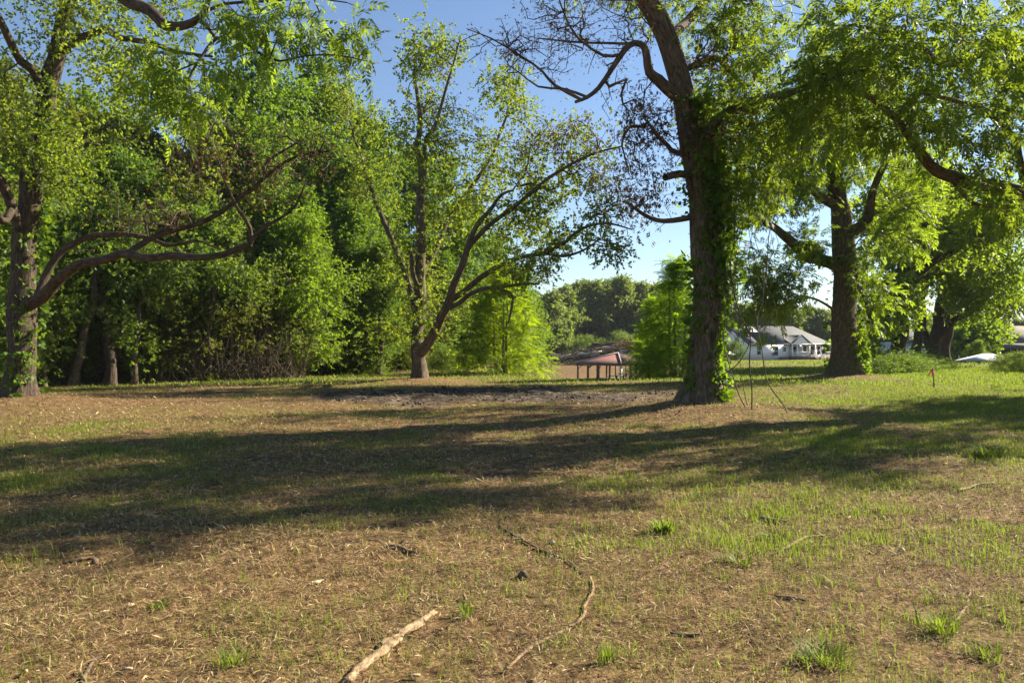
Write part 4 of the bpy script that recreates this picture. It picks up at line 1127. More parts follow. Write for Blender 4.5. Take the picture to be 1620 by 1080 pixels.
# white house: local x along the front, y into the house
HX, HY = XY(1186, 140)
hz = H1(HX, HY) - .1
hr = empty('white_house', (HX, HY, hz), math.radians(20))
tag(hr, 'long white clapboard house with grey shingle roof and railed porch', 'house')
LEN, DEP, EV = 17.5, 9.5, 2.9
w = MB()
w.box((4.2, DEP / 2, EV / 2), (8.4, DEP, EV))                 # closed left half
w.box((12.9, DEP / 2 + 1.1, EV / 2), (8.98, DEP - 2.2, EV))    # set back behind the porch
w.build('wall', M['white'], hr)
g_ = MB(); g_.add([(-.003, .3, EV), (-.003, DEP - .3, EV), (-.003, DEP / 2, EV + 2.7)], f3=[[0, 2, 1]]); g_.slab([(.02, .3, EV), (.02, DEP - .3, EV), (.02, DEP / 2, EV + 2.7)], .01)
g_.build('gable', M['white'], hr)
rf = MB(); o = .45; RZ = 3.35
rf.slab([(-o, -o, EV - .1), (3.2, -o, EV - .1), (3.2, DEP / 2, EV + 2.75), (-o, DEP / 2, EV + 2.75)], .14)
rf.slab([(3.2, DEP + o, EV - .1), (-o, DEP + o, EV - .1), (-o, DEP / 2, EV + 2.75), (3.2, DEP / 2, EV + 2.75)], .14)
rf.slab([(2.2, -o, EV), (LEN + o, -o, EV), (13.2, DEP / 2, EV + RZ), (3.0, DEP / 2, EV + RZ)], .14)
rf.slab([(LEN + o, DEP + o, EV), (2.2, DEP + o, EV), (3.0, DEP / 2, EV + RZ), (13.2, DEP / 2, EV + RZ)], .14)
rf.slab([(LEN + o, -o, EV), (LEN + o, DEP + o, EV), (13.2, DEP / 2, EV + RZ)], .14)
roof = rf.build('roof', M['shingle'], hr)
dm = MB(); dm.add([(1.0, 2.6, EV + 2.2), (3.4, 2.2, EV + 2.2), (2.2, 2.4, EV + 3.2), (2.2, 4.8, EV + 3.2)], f3=[[0, 1, 2], [0, 2, 3], [1, 3, 2]])
dm.build('dormer', M['white'], roof)
pg = MB()   # porch gable roof, both slopes, with its white pediment
pg.slab([(8.0, -1.0, EV + .06), (8.0, 2.2, EV + 1.4), (10.4, 2.2, EV + 1.75), (10.4, -1.0, EV + 1.75)], .1)
pg.slab([(10.4, -1.0, EV + 1.75), (10.4, 2.2, EV + 1.75), (12.8, 2.2, EV + 1.4), (12.8, -1.0, EV + .06)], .1)
pg.build('porch_roof', M['shingle'], roof)
pd = MB(); pd.add([(8.5, -.85, EV + .05), (12.3, -.85, EV + .05), (10.4, -.85, EV + 1.5)], f3=[[0, 1, 2]]); pd.box((10.4, -.83, EV - .02), (4.2, .1, .14))
pd.build('pediment', M['white'], hr)
fb = MB(); fb.box((LEN / 2, -.32, EV - .02), (LEN + .6, .10, .22)); fb.box((-.36, DEP / 2, EV - .12), (.08, DEP + .7, .2)); fb.build('fascia', M['trim'], hr)
pf = MB(); pf.box((12.9, .0, .35), (8.9, 2.0, .7)); pf.box((8.0, -.2, .3), (3.2, .9, .6)); pf.build('porch_floor', M['brick'], hr)
for x in (8.55, 9.6, 10.7, 12.3, 13.6, 15.2, 17.2):
    MB().box((x, -.75, .7 + 1.05), (.16, .16, 2.1)).build('porch_column', M['trim'], hr)
for x0, x1 in ((8.55, 12.3), (14.9, 17.2)):
    rl = MB(); rl.box(((x0 + x1) / 2, -.78, 1.5), (x1 - x0, .07, .08)); rl.box(((x0 + x1) / 2, -.78, .85), (x1 - x0, .06, .06))
    for x in np.arange(x0 + .15, x1, .16): rl.box((x, -.78, 1.17), (.04, .04, .6))
    rl.build('railing', M['trim'], hr)
st = MB()
for k in range(4): st.box((13.7, -1.15 - .3 * k, .53 - .16 * k), (1.6, .3, .16))
st.build('step', M['brick'], hr)
for x in (12.9, 14.6):
    sr = MB(); sr.tube([(x, -.85, 1.5), (x, -2.2, .85)], .05, 6); sr.tube([(x, -.85, .85), (x, -2.2, .25)], .04, 6)
    for q in range(6): sr.box((x, -1.0 - .23 * q, 1.1 - .115 * q), (.05, .05, .62))
    sr.box((x, -2.2, .5), (.1, .1, .9)); sr.build('stair_railing', M['trim'], hr)
for x, z, ww, hh in ((1.9, 1.75, .9, 1.6), (5.6, 1.65, .9, 1.6), (7.4, 1.95, .75, .8)): house_window(hr, MB, x, z, ww, hh)
for x in (11.4, 15.4, 16.9): house_window(hr, MB, x, 1.75, .9, 1.6, y=2.2)
dr = MB(); dr.box((13.7, 2.17, 1.75), (1.0, .06, 2.1)); door = dr.build('door', M['trim'], hr)
MB().box((13.7, 2.13, 1.95), (.6, .03, 1.2)).build('pane', M['glass'], door)
gd = MB(); gd.box((-.03, 5.6, 1.15), (.06, 3.0, 2.3)); gd.build('garage_door', M['trim'], hr)
lt = MB(); lt.tube([(4.9, -.2, .7), (4.9, -.2, 1.15)], .05, 6); lt.tube([(4.7, -.3, 1.15), (5.3, -.3, 1.35)], .16, 8); tag(lt.build('satellite_dish', M['post'], None), 'small dark dish mounted low on the white house wall', 'dish')
bpy.data.objects['satellite_dish'].location = hr.location; bpy.data.objects['satellite_dish'].rotation_euler = hr.rotation_euler

# parked truck and blue canopy by the gable end
X, Y = XY(1146, 138); cz = H1(X, Y)
cr = empty('parked_truck', (X, Y, cz), math.radians(12)); tag(cr, 'dark pickup truck parked at the gable end of the white house', 'truck')
b = MB(); b.box((0, 0, .75), (5.2, 1.9, .6)); b.box((-1.9, 0, 1.1), (1.3, 1.8, .15)); b.build('body', M['carpaint'], cr)
c_ = MB(); c_.add([(-1.2, -.85, 1.05), (1.0, -.85, 1.05), (.6, -.72, 1.75), (-.9, -.72, 1.75), (-1.2, .85, 1.05), (1.0, .85, 1.05), (.6, .72, 1.75), (-.9, .72, 1.75)], f4=[[0, 1, 2, 3], [5, 4, 7, 6], [1, 5, 6, 2], [4, 0, 3, 7], [3, 2, 6, 7]])
cab = c_.build('cab', M['carpaint'], cr)
MB().box((-.1, -.80, 1.42), (1.3, .1, .42)).build('side_window', M['glass'], cab)
for x in (-1.6, 1.6):
    for y in (-.92, .92):
        wl = MB().tube([(x, y - .12, .38), (x, y + .12, .38)], .38, 14).build('wheel', M['tyre'], cr)
        MB().tube([(x, y - .135, .38), (x, y + .135, .38)], .2, 10).build('rim', M['ridge'], wl)
X, Y = XY(1164, 136); cz = H1(X, Y)
ub = empty('blue_parasol', (X, Y, cz)); tag(ub, 'blue round parasol open beside the gable end of the white house', 'parasol')
MB().tube([(0, 0, 0), (0, 0, 2.4)], .04, 6).build('pole', M['trim'], ub)
cn = MB(); a = np.arange(8) / 8 * 2 * np.pi
cn.add(np.vstack([np.stack([np.cos(a) * 1.1, np.sin(a) * 1.1, np.full(8, 2.05)], -1), np.stack([np.cos(a) * .6, np.sin(a) * .6, np.full(8, 2.36)], -1), [[0, 0, 2.5]]]), f4=[[k, (k + 1) % 8, 8 + (k + 1) % 8, 8 + k] for k in range(8)], f3=[[8 + k, 8 + (k + 1) % 8, 16] for k in range(8)])
cn.build('canopy', M['blue'], ub)

# open pavilion with red hipped roof
PX, PY = XY(978, 112)
pr = empty('pavilion', (PX, PY, H1(PX, PY) + .12), math.radians(41)); tag(pr, 'open-sided timber pavilion with red hipped roof', 'pavilion')
HW, EVP = 4.0, 2.2
rf = MB(); e = HW + .35; apex = (0, 0, EVP + 1.5)
c4 = [(-e, -e, EVP + .12), (e, -e, EVP + .12), (e, e, EVP + .12), (-e, e, EVP + .12)]
for k in range(4): rf.slab([c4[k], c4[(k + 1) % 4], apex], .06)
roof = rf.build('roof', M['redroof'], pr)
for k in range(4):
    MB().tube([np.array(c4[k]) + [0, 0, .05], np.array(apex) + [0, 0, .05]], .09, 6).build('ridge_cap', M['ridge'], roof)
bm_ = MB()
for s_ in (-1, 1):
    bm_.box((0, s_ * HW, EVP - .05), (2 * HW + .4, .16, .3)); bm_.box((s_ * HW, 0, EVP - .05), (.16, 2 * HW - .3, .3))
bm_.build('beam', M['post'], pr)
for k in range(4):
    for q in range(4):
        u = -HW + 2 * HW * q / 4
        x, y = [(u, -HW), (HW, u), (-u, HW), (-HW, -u)][k]
        corner = (k == 0 and q == 0)
        ps = MB(); ps.box((x, y, EVP / 2 - .15), ((.26 if corner else .17), (.26 if corner else .17), EVP + .1))
        ob = ps.build('post', M['postlit'] if corner else M['post'], pr)
        if not corner:
            br_ = MB(); br_.tube([(x, y, EVP - .7), (x * .86, y * .86, EVP - .15)], .05, 5); br_.build('brace', M['post'], ob)
dk = MB()
for q in range(22):
    u = -HW - .2 + (2 * HW + .4) * (q + .5) / 22
    MB().box((0, u, .02), (2 * HW + .5, (2 * HW + .4) / 22 * .93, .06)).build('deck_board', M['deck'], pr)
dk.box((0, 0, -.14), (2 * HW + .3, 2 * HW + .2, .22)).build('deck_frame', M['deck'], pr)
for k in range(3):
    bx_ = empty('picnic_bench', (PX - .9 + k * 1.1, PY - 1.2 + k * .9, pr.location.z + .06), math.radians(30))
    tag(bx_, 'weathered timber bench under the red pavilion roof', 'bench', 'benches in the pavilion')
    MB().box((0, 0, .45), (1.6, .35, .06)).build('seat', M['deck'], bx_)
    for s_ in (-.6, .6): MB().box((s_, 0, .21), (.08, .3, .42)).build('leg', M['deck'], bx_)

# brush pile on the bank: single logs over a mass of brush
g = np.random.default_rng(77)
for k in range(34):
    px = g.uniform(880, 1020); dd_ = 138 + g.uniform(-2, 3)
    X, Y = XY(px, dd_); z0 = H1(X, Y)
    prof = 1 - ((px - 955) / 90) ** 2
    a, tl, ln = g.uniform(-.6, .6), g.uniform(-.25, .35), g.uniform(2.0, 6.5)
    c = np.array([0, 0, max(.2, prof * g.uniform(.9, 3.4))])
    dv = np.array([math.cos(a) * math.cos(tl), math.sin(a) * math.cos(tl), math.sin(tl)]) * ln / 2
    r_ = g.uniform(.10, .30)
    lb = MB(); u = np.linspace(-1, 1, 6)[:, None]
    lb.tube(c + dv * u + g.normal(0, .06, (6, 3)), np.linspace(r_, r_ * .5, 6), 7)
    pale = k % 3 == 0
    ob = lb.build('felled_log', M['postlit'] if pale else M['bark_wood'], None, loc=(X, Y, z0))
    tag(ob, 'pale bleached log lying on the brush pile' if pale else 'dark felled log lying in the brush pile behind the pavilion', 'log', 'pale logs on the brush pile' if pale else 'dark logs of the brush pile')
bb = MB()
for k in range(900):
    px = g.uniform(872, 1030); prof = max(0, 1 - ((px - 955) / 88) ** 2)
    X, Y = XY(px, 138 + g.uniform(-2.5, 3.5)); z0 = H1(X, Y) + g.uniform(0, .2 + 2.7 * prof)
    v = norm(g.normal(size=3) * [1, 1, .7]) * g.uniform(.5, 1.6)
    p0 = np.array([X, Y, z0]); bb.tube([p0, p0 + v * .5 + g.normal(0, .1, 3), p0 + v], np.linspace(g.uniform(.03, .09), .015, 3), 4, cap=False)
tag(bb.build('brush_pile', M['bark_wood']), 'heap of cut brush and roots on the bank behind the pavilion', 'brush pile', kind='stuff')
tt_ = [np.vstack([np.array(XY(px, 137 + g.uniform(-1, 2)) + (0,))]) for px in g.normal(996, 12, 500)]
tt_ = np.vstack(tt_); tt_[:, 2] = H(tt_[:, 0], tt_[:, 1]) + g.uniform(1.2, 4.0, len(tt_))
tag(link('dry_brush', leaves_mesh('dry_brush', 'dry', M['dry'], tt_, norm(g.normal(size=(len(tt_), 3))), g.uniform(.7, 1.2, len(tt_)), np.zeros(3), g)), 'rust-brown dead foliage on top of the brush pile', 'dead foliage', kind='stuff')

# brown-roofed house with chimney
X, Y = XY(1604, 96); hz = H1(X, Y) - .1
h2 = empty('brown_house', (X, Y, hz), math.radians(8)); tag(h2, 'low brown house with mossy roof, porch and brick chimney', 'house')
w = MB(); w.box((4.2, 4, 1.2), (9.5, 6, 2.4)); w.build('wall', M['darkwall'], h2)
rf = MB(); rf.slab([(-1.4, .9, 2.55), (10, .9, 2.55), (10, 4.2, 4.7), (-2.6, 4.2, 4.7)], .12); rf.slab([(10, 7.5, 2.5), (-1.4, 7.5, 2.5), (-2.6, 4.2, 4.7), (10, 4.2, 4.7)], .12)
rf.build('roof', M['brownroof'], h2)
pr2 = MB(); pr2.slab([(-2.4, -1.6, 1.9), (10, -1.6, 1.9), (10, .9, 2.5), (-1.6, .9, 2.5)], .1); pr2.build('porch_roof', M['brownroof'], h2)
ch = MB(); ch.box((1.5, 3.4, 4.3), (.9, .8, 2.4)); ch.box((1.5, 3.4, 5.55), (1.05, .95, .14)); ch.build('chimney', M['brick'], h2)
for x in np.arange(-1.9, 9.5, 1.5): MB().box((x, -1.3, .95), (.12, .12, 1.9)).build('porch_post', M['post'], h2)
MB().box((3.8, -1.3, .7), (11.4, .06, .08)).build('railing', M['postlit'], h2)
for x in (.8, 2.6, 4.4): house_window(h2, MB, x, 1.3, .9, 1.2, y=1.0)

# low white canopy roof beyond the grass
X, Y = XY(1557, 76); cz = H1(X, Y)
cr = empty('white_canopy', (X, Y, cz), math.radians(-10)); tag(cr, 'low white hipped canopy roof behind the grass near the brown house', 'canopy')
rf = MB(); ez, az = .35, 1.0
c4 = [(-2.1, -1.4, ez), (2.1, -1.4, ez), (2.1, 1.4, ez), (-2.1, 1.4, ez)]; r0_, r1_ = (-.1, 0, az), (.7, 0, az)
rf.slab([c4[0], c4[1], r1_, r0_], .05); rf.slab([c4[2], c4[3], r0_, r1_], .05); rf.slab([c4[1], c4[2], r1_], .05); rf.slab([c4[3], c4[0], r0_], .05)
rf.build('roof', M['tarp'], cr)
for x in (-1.9, 1.9):
    for y in (-1.2, 1.2): MB().box((x, y, ez / 2 - .05), (.08, .08, ez)).build('post', M['trim'], cr)

# blue-grey house and white-porched house glimpsed between the trunks
X, Y = XY(1428, 112); hz = H1(X, Y) - .1
h3 = empty('grey_house', (X, Y, hz), 0); tag(h3, 'blue-grey house glimpsed between the pecan trunks', 'house')
MB().box((2.4, 3, 1.5), (5.6, 6, 3.0)).build('wall', M['bluegrey'], h3)
rf = MB(); rf.slab([(-.8, -.4, 2.95), (5.6, -.4, 2.95), (5.6, 3, 4.6), (-.8, 3, 4.6)], .1); rf.slab([(5.6, 6.4, 2.95), (-.8, 6.4, 2.95), (-.8, 3, 4.6), (5.6, 3, 4.6)], .1); rf.build('roof', M['shingle'], h3)
house_window(h3, MB, 1.2, 1.6, .8, 1.2)
X, Y = XY(1496, 108); hz = H1(X, Y) - .1
h4 = empty('porch_house', (X, Y, hz), math.radians(6)); tag(h4, 'small white gabled house with a porch behind the spreading tree', 'house')
MB().box((1.5, 2.5, 1.25), (3.0, 5, 2.5)).build('wall', M['white'], h4)
rf = MB(); rf.slab([(-.3, -.3, 2.4), (1.5, -.3, 3.7), (1.5, 5.3, 3.7), (-.3, 5.3, 2.4)], .1); rf.slab([(1.5, -.3, 3.7), (3.3, -.3, 2.4), (3.3, 5.3, 2.4), (1.5, 5.3, 3.7)], .1); rf.build('roof', M['tarp'], h4)
MB().add([(0.02, -.003, 2.5), (2.98, -.003, 2.5), (1.5, -.003, 3.55)], f3=[[0, 1, 2]]).build('gable', M['white'], h4)
for x in (.7, 2.2): house_window(h4, MB, x, 1.4, .7, 1.1)
for x in (.1, 1.0, 2.0, 2.9): MB().box((x, -.9, .6), (.09, .09, 1.2)).build('porch_post', M['trim'], h4)

# survey stakes with ribbon
def stake(px, d, h, mat, label, lean=.06):
    X, Y = XY(px, d); z = H1(X, Y)
    r = empty('survey_stake', (X, Y, z)); tag(r, label, 'stake')
    MB().tube([(lean * h * .5, 0, -.1), (0, 0, h * .5), (-lean * h * .5, 0, h)], [.022, .02, .018], 6).build('rod', M['rust'], r)
    for q, sg in enumerate((-1, 1)):
        b = MB(); y = -.03
        pts = np.array([(0, y, h * .97), (-.06 - .03 * q, y - .02, h * 1.0 - .03 * q), (-.06 - .10 * (1 - q), y, h * .78), (-.18 * (1 - q) - .03, y + .02, h * .62)])
        wv = np.array([.03, 0, .008])
        V = np.vstack([pts - wv, pts + wv, pts - wv + [0, .006, 0], pts + wv + [0, .006, 0]])
        f4 = [[k, k + 1, 5 + k, 4 + k] for k in range(3)] + [[8 + k, 12 + k, 13 + k, 9 + k] for k in range(3)]
        b.add(V, f4); b.build('ribbon', M[mat], r)
stake(1477, 31, .78, 'pink', 'dark survey stake with a bright pink ribbon standing in the grass')
stake(1468, 50, .75, 'orange', 'short stake with an orange ribbon in front of the weeds')
stake(1283, 128, 1.0, 'pink', 'pink-ribboned stake on the lawn before the white porch')
stake(440, 41, .9, 'orange', 'orange-ribboned stake at the edge of the wood')

# ------------------------------------------------------------------ vines and ivy on the leaning pecan
def vine(pts, d, r, mat, label, group=None, ground=False):
    q = np.array([P(x, y, d + o) for x, y, o in pts])
    if ground: q[-1, 2] = H1(q[-1, 0], q[-1, 1]) - .02
    t = Tree(q[0], 0); t.limb(q, np.linspace(r * .42, r * .68, len(q)), step=.10, wig=.09); t.radii()
    root = link('hanging_vine', t.tubes(np.ones(len(t.pos), bool), 'hanging_vine', M[mat], sides=((0, 7),)))
    root.location = q[0]
    tag(root, label, 'vine', group)
D3 = 18.5
vine([(1152, 300, -.5), (1157, 370, -.6), (1160, 430, -.7), (1167, 480, -.8), (1180, 520, -.9), (1182, 573, -1), (1197, 643, -1.1)], D3, .022, 'bark_dark', 'dark vine stem hanging beside the ivy-clad trunk, kinked halfway to the ground', ground=True)
vine([(1228, 250, -.8), (1227, 320, -.9), (1220, 387, -1), (1203, 467, -1), (1193, 500, -1.1), (1200, 537, -1.2), (1217, 587, -1.3), (1238, 636, -1.4)], D3, .02, 'bark_wood', 'brown vine hanging farthest from the trunk, bowing back out to the ground', ground=True)
vine([(1134, 420, -.6), (1140, 480, -.7), (1147, 533, -.8), (1157, 580, -.9), (1178, 640, -1)], D3, .02, 'bark_wood', 'brown vine slanting down close beside the ivy-clad trunk', ground=True)
vine([(1172, 330, -.8), (1162, 420, -.9), (1167, 480, -1), (1187, 522, -1.1), (1167, 567, -1.1), (1130, 603, -1)], D3, .016, 'bark_dark', 'dark vine looping back into the foot of the leaning trunk')
vine([(1190, 290, -.6), (1186, 380, -.7), (1190, 440, -.8), (1195, 505, -1)], D3, .012, 'bark_dark', 'thin dark vine hanging free from the boughs')
vine([(1150, 520, -.9), (1165, 545, -.9), (1168, 590, -1), (1187, 640, -1)], D3, .013, 'bark_wood', 'thin vine hanging just inside the kinked one', ground=True)
vine([(1133, 408, -.52), (1118, 440, -.55), (1102, 480, -.5), (1100, 518, -.45), (1088, 540, -.40)], D3, .016, 'bark_pale', 'pale bare vine winding across the front of the leaning trunk')
vine([(1247, 290, .5), (1248, 350, .4), (1246, 420, .3)], D3, .008, 'bark_dark', 'short thin vine end dangling between the two big trunks')

gv = np.random.default_rng(54)
for k in range(7):
    x0 = 1140 + k * 16 + gv.uniform(-6, 6); y0 = 250 + gv.uniform(0, 80); y1 = gv.uniform(430, 560)
    vine([(x0 + gv.normal(0, 7), y0 + (y1 - y0) * u, -.5 - gv.uniform(0, .6)) for u in np.linspace(0, 1, 6)], D3, .011, 'bark_dark', 'thin leafless tendril hanging loose from the ivy-clad pecan', 'loose tendrils of the ivy-clad pecan')
g = np.random.default_rng(55)
mk = t3.main & (t3.fix > .25)
axis_p = t3.pos[mk]; axis_r = t3.r[mk]
axis_p, axis_r = axis_p[axis_p[:, 2] < 7.5], axis_r[axis_p[:, 2] < 7.5]
n = 2700
k = g.integers(0, len(axis_p), n)
a = g.normal(-.15, .75, n)                      # mostly on the side away from the camera's left
hh = axis_p[k, 2]
dens = .14 + .86 * sstep(2.2, 3.4, hh) + .25 * (hh < 1.0)
keep = g.random(n) < dens
k, a, hh = k[keep], a[keep], hh[keep]
ex = np.abs(g.normal(0, .10, len(k))) * (.5 + 1.6 * sstep(2.0, 3.6, hh) * (1 - .5 * sstep(5.5, 7.5, hh)))
out_d = np.stack([np.cos(a), np.sin(a), np.zeros(len(a))], -1)
Tp = axis_p[k] + out_d * (axis_r[k] * 1.08 + ex)[:, None] + np.stack([0 * a, 0 * a, g.uniform(-.15, .15, len(a))], -1)
# a little ivy on the shaded front too
m_ = 500; kk = g.integers(0, len(axis_p), m_); a2 = g.uniform(-3.0, -.6, m_)
o2 = np.stack([np.cos(a2), np.sin(a2), 0 * a2], -1)
sel = vnoise(np.stack([a2 * 1.5, axis_p[kk, 2] * 1.2, 0 * a2], -1), 4) > .05
T2 = (axis_p[kk] + o2 * (axis_r[kk] * 1.1 + .02)[:, None])[sel]
Tp = np.vstack([Tp, T2]); od = np.vstack([out_d, o2[sel]])
Dv = norm(od + g.normal(0, .5, Tp.shape) + np.array([0, 0, -.5]))
ib = np.array(t3.base)
iv = empty('ivy', ib); tag(iv, 'dark glossy ivy climbing one side of the leaning pecan trunk', 'ivy')
S = g.uniform(.14, .24, len(Tp))
mkp = leaf_parts(iv, ib, leaf_protos('ivy', M['ivy']), Tp, Dv, S, g, 300, roll=1.2)
tag(link('foliage', leaves_mesh('foliage', 'ivy', M['ivy'], Tp[~mkp], Dv[~mkp], S[~mkp], ib, g, 1.2), iv), kind='stuff')
for q, ph in enumerate((-.2, .5, -1.0, .1)):
    zz = np.linspace(0, 1, 26)
    order = np.argsort(axis_p[:, 2]); ap = axis_p[order]; ar = axis_r[order]
    ii = (zz * (len(ap) - 1)).astype(int)
    aa = ph + .35 * np.sin(zz * 9 + q * 2)
    pts = ap[ii] + np.stack([np.cos(aa), np.sin(aa), 0 * aa], -1) * (ar[ii] * 1.12)[:, None] - ib
    b = MB().tube(pts, np.linspace(.025, .01, 26), 6).build('stem', M['bark_pale'], iv, smooth=True)
# lighter climbing leaves on the second trunk and low round the foot
for tree_, nm, lab, cnt, zmax, sz, seed in ((t4, 'ivy', 'light green creeper on the stout pecan trunk and its foot', 900, 6.5, (.22, .4), 61), (t1, 'ivy', 'leafy creeper growing up the old pecan at the wood edge', 700, 9.0, (.16, .28), 62)):
    g = np.random.default_rng(seed)
    mk = tree_.main & (tree_.fix > .2); ap, ar = tree_.pos[mk], tree_.r[mk]
    q = (ap[:, 2] < zmax) & (ap[:, 2] > .2); ap, ar = ap[q], ar[q]
    k = g.integers(0, len(ap), cnt); a = g.normal(-.2, 1.1, cnt)
    o_ = np.stack([np.cos(a), np.sin(a), 0 * a], -1)
    sel = vnoise(np.stack([a, ap[k, 2] * .7, 0 * a], -1), 14) + .4 * g.random(cnt) > .15
    T_ = (ap[k] + o_ * (ar[k] * 1.1 + np.abs(g.normal(0, .12, cnt)))[:, None])[sel]
    Dv = norm(o_[sel] + g.normal(0, .5, T_.shape) + np.array([0, 0, -.4]))
    r_ = empty(nm, tree_.base); tag(r_, lab, 'ivy')
    tag(link('foliage', leaves_mesh('foliage', 'ivy', M['weed'], T_, Dv, g.uniform(*sz, len(T_)), tree_.base, g, 1.2), r_), kind='stuff')

# bare tangled stems inside the wood edge
g = np.random.default_rng(66)
bb = MB()
for k in range(750):
    px = g.uniform(60, 480) if k % 3 else g.uniform(215, 400)
    d = 33.6 + (px / 480) * 5 + g.uniform(-.6, 2.2)
    X, Y = XY(px, d); z = H1(X, Y)
    h = g.uniform(.8, 3.4); ln = g.normal(0, .5, 2)
    u = np.linspace(0, 1, 6)[:, None]
    p = np.array([X, Y, z - .05]) + u * np.array([ln[0] * h, ln[1] * .5, h]) + np.array([0, 0, -1]) * u ** 2 * h * g.uniform(0, .5)
    p[1:] += g.normal(0, .12, (5, 3))
    bb.tube(p, np.linspace(g.uniform(.012, .035), .008, 6), 4, cap=False)
tag(bb.build('tangled_stems', M['bark_pale']), 'tangle of bare vine stems under the edge of the wood', 'brush', kind='stuff')

# ------------------------------------------------------------------ grass, dead straw and litter on the ground
M['straw'] = tint_mat('straw_litter', [(0, (.045, .028, .014)), (.35, (.17, .112, .055)), (.75, (.38, .285, .148)), (1, (.56, .45, .26))], trans=(.3, .2, .09), mixf=.2)
M['grass'] = tint_mat('grass_blades', [(0, (.05, .075, .012)), (.4, (.10, .145, .016)), (.7, (.19, .21, .03)), (1, (.36, .30, .10))], rough=.6, trans=(.26, .36, .03), mixf=.4)

def scatter(y0, y1, n, g, xpad=.72):
    """uniform over the wedge the lens covers, a step wider on both sides"""
    y = np.sqrt(g.uniform(y0 ** 2, y1 ** 2, n))
    x = g.uniform(-1, 1, n) * (xpad * y + 1.0)
    return x, y

g = np.random.default_rng(99)
# dead straw lying about
SV, STn = [], []
for y0, y1, n, ln, wd in ((2.6, 6, 90000, (.015, .09), .0019), (6, 10, 80000, (.025, .11), .0030), (10, 18, 60000, (.035, .11), .0055), (18, 34, 42000, (.05, .15), .0085)):
    x, y = scatter(y0, y1, n, g)
    dn = .55 + .7 * n2(x, y, .5, 71, 2) - .45 * green_amt(x, y)
    kp = (g.random(n) < np.clip(dn + .25, .1, 1)) & (bare_amt(x, y) < g.uniform(.2, 1.1, n))
    x, y = x[kp], y[kp]; m_ = len(x)
    z = H(x, y)
    a = g.uniform(0, np.pi * 2, m_) ; tl = np.abs(g.normal(0, .34, m_)); l_ = g.uniform(*ln, m_)
    dv = np.stack([np.cos(a) * np.cos(tl), np.sin(a) * np.cos(tl), np.sin(tl)], -1) * l_[:, None]
    sd = np.stack([-np.sin(a), np.cos(a), g.normal(0, .5, m_)], -1) * (wd * g.uniform(.5, 1.5, m_))[:, None]
    c = np.stack([x, y, z + .006 + g.random(m_) * .012], -1)
    md = c + dv * .5 + np.stack([0 * x, 0 * x, l_ * g.uniform(0, .12, m_)], -1)
    SV.append(np.stack([c, md + sd, c + dv, md - sd], 1).reshape(-1, 3)); STn.append(np.clip(g.normal(.5, .28, m_), 0, 1))
SV = np.vstack(SV)
tag(link('straw_litter', npmesh('straw_litter', SV, [np.arange(len(SV)).reshape(-1, 4)], M['straw'], fattr={'tint': np.concatenate(STn)})), 'dry brown straw and leaf litter scattered over the ground', 'litter', kind='stuff')
# live grass: short bent blades in loose tufts
GV, GT = [], []
for y0, y1, nt_, bl, hh, wd, sp in ((2.6, 6, 7000, 6, (.03, .115), .0042, .04), (6, 10, 10500, 6, (.035, .12), .0062, .06), (10, 18, 14000, 6, (.03, .09), .009, .13), (18, 32, 11000, 6, (.03, .085), .016, .24), (32, 60, 9000, 6, (.06, .14), .034, .4), (60, 135, 5000, 5, (.08, .2), .07, .8)):
    x, y = scatter(y0, y1, nt_ * 2, g)
    ga = green_amt(x, y)
    kp = g.random(len(x)) < np.clip(ga * 1.2 + .03, .05, 1) ** 1.3
    x, y, ga = x[kp], y[kp], ga[kp]
    x = np.repeat(x, bl); y = np.repeat(y, bl); tt = np.repeat(g.normal(.5, .2, kp.sum()), bl); hs = np.repeat(g.uniform(.6, 1.2, kp.sum()) * (.75 + .5 * ga), bl)
    m_ = len(x)
    x = x + g.normal(0, sp, m_); y = y + g.normal(0, sp, m_)
    z = H(x, y) - .005
    a = g.uniform(0, 2 * np.pi, m_); h_ = g.uniform(*hh, m_) * hs
    ln_ = g.uniform(.15, .75, m_) * h_
    b0 = np.stack([x, y, z], -1)
    o_ = np.stack([np.cos(a), np.sin(a), 0 * a], -1)
    sd = np.stack([-np.sin(a), np.cos(a), 0 * a], -1) * (wd * g.uniform(.6, 1.3, m_))[:, None] * .5
    md = b0 + o_ * (ln_ * .35)[:, None] + np.stack([0 * x, 0 * x, h_ * .62], -1)
    tp = b0 + o_ * ln_[:, None] + np.stack([0 * x, 0 * x, h_], -1)
    GV.append(np.stack([b0 - sd, b0 + sd, md + sd * .8, md - sd * .8, tp], 1).reshape(-1, 3)); GT.append(np.clip(tt + g.normal(0, .14, m_), 0, 1))
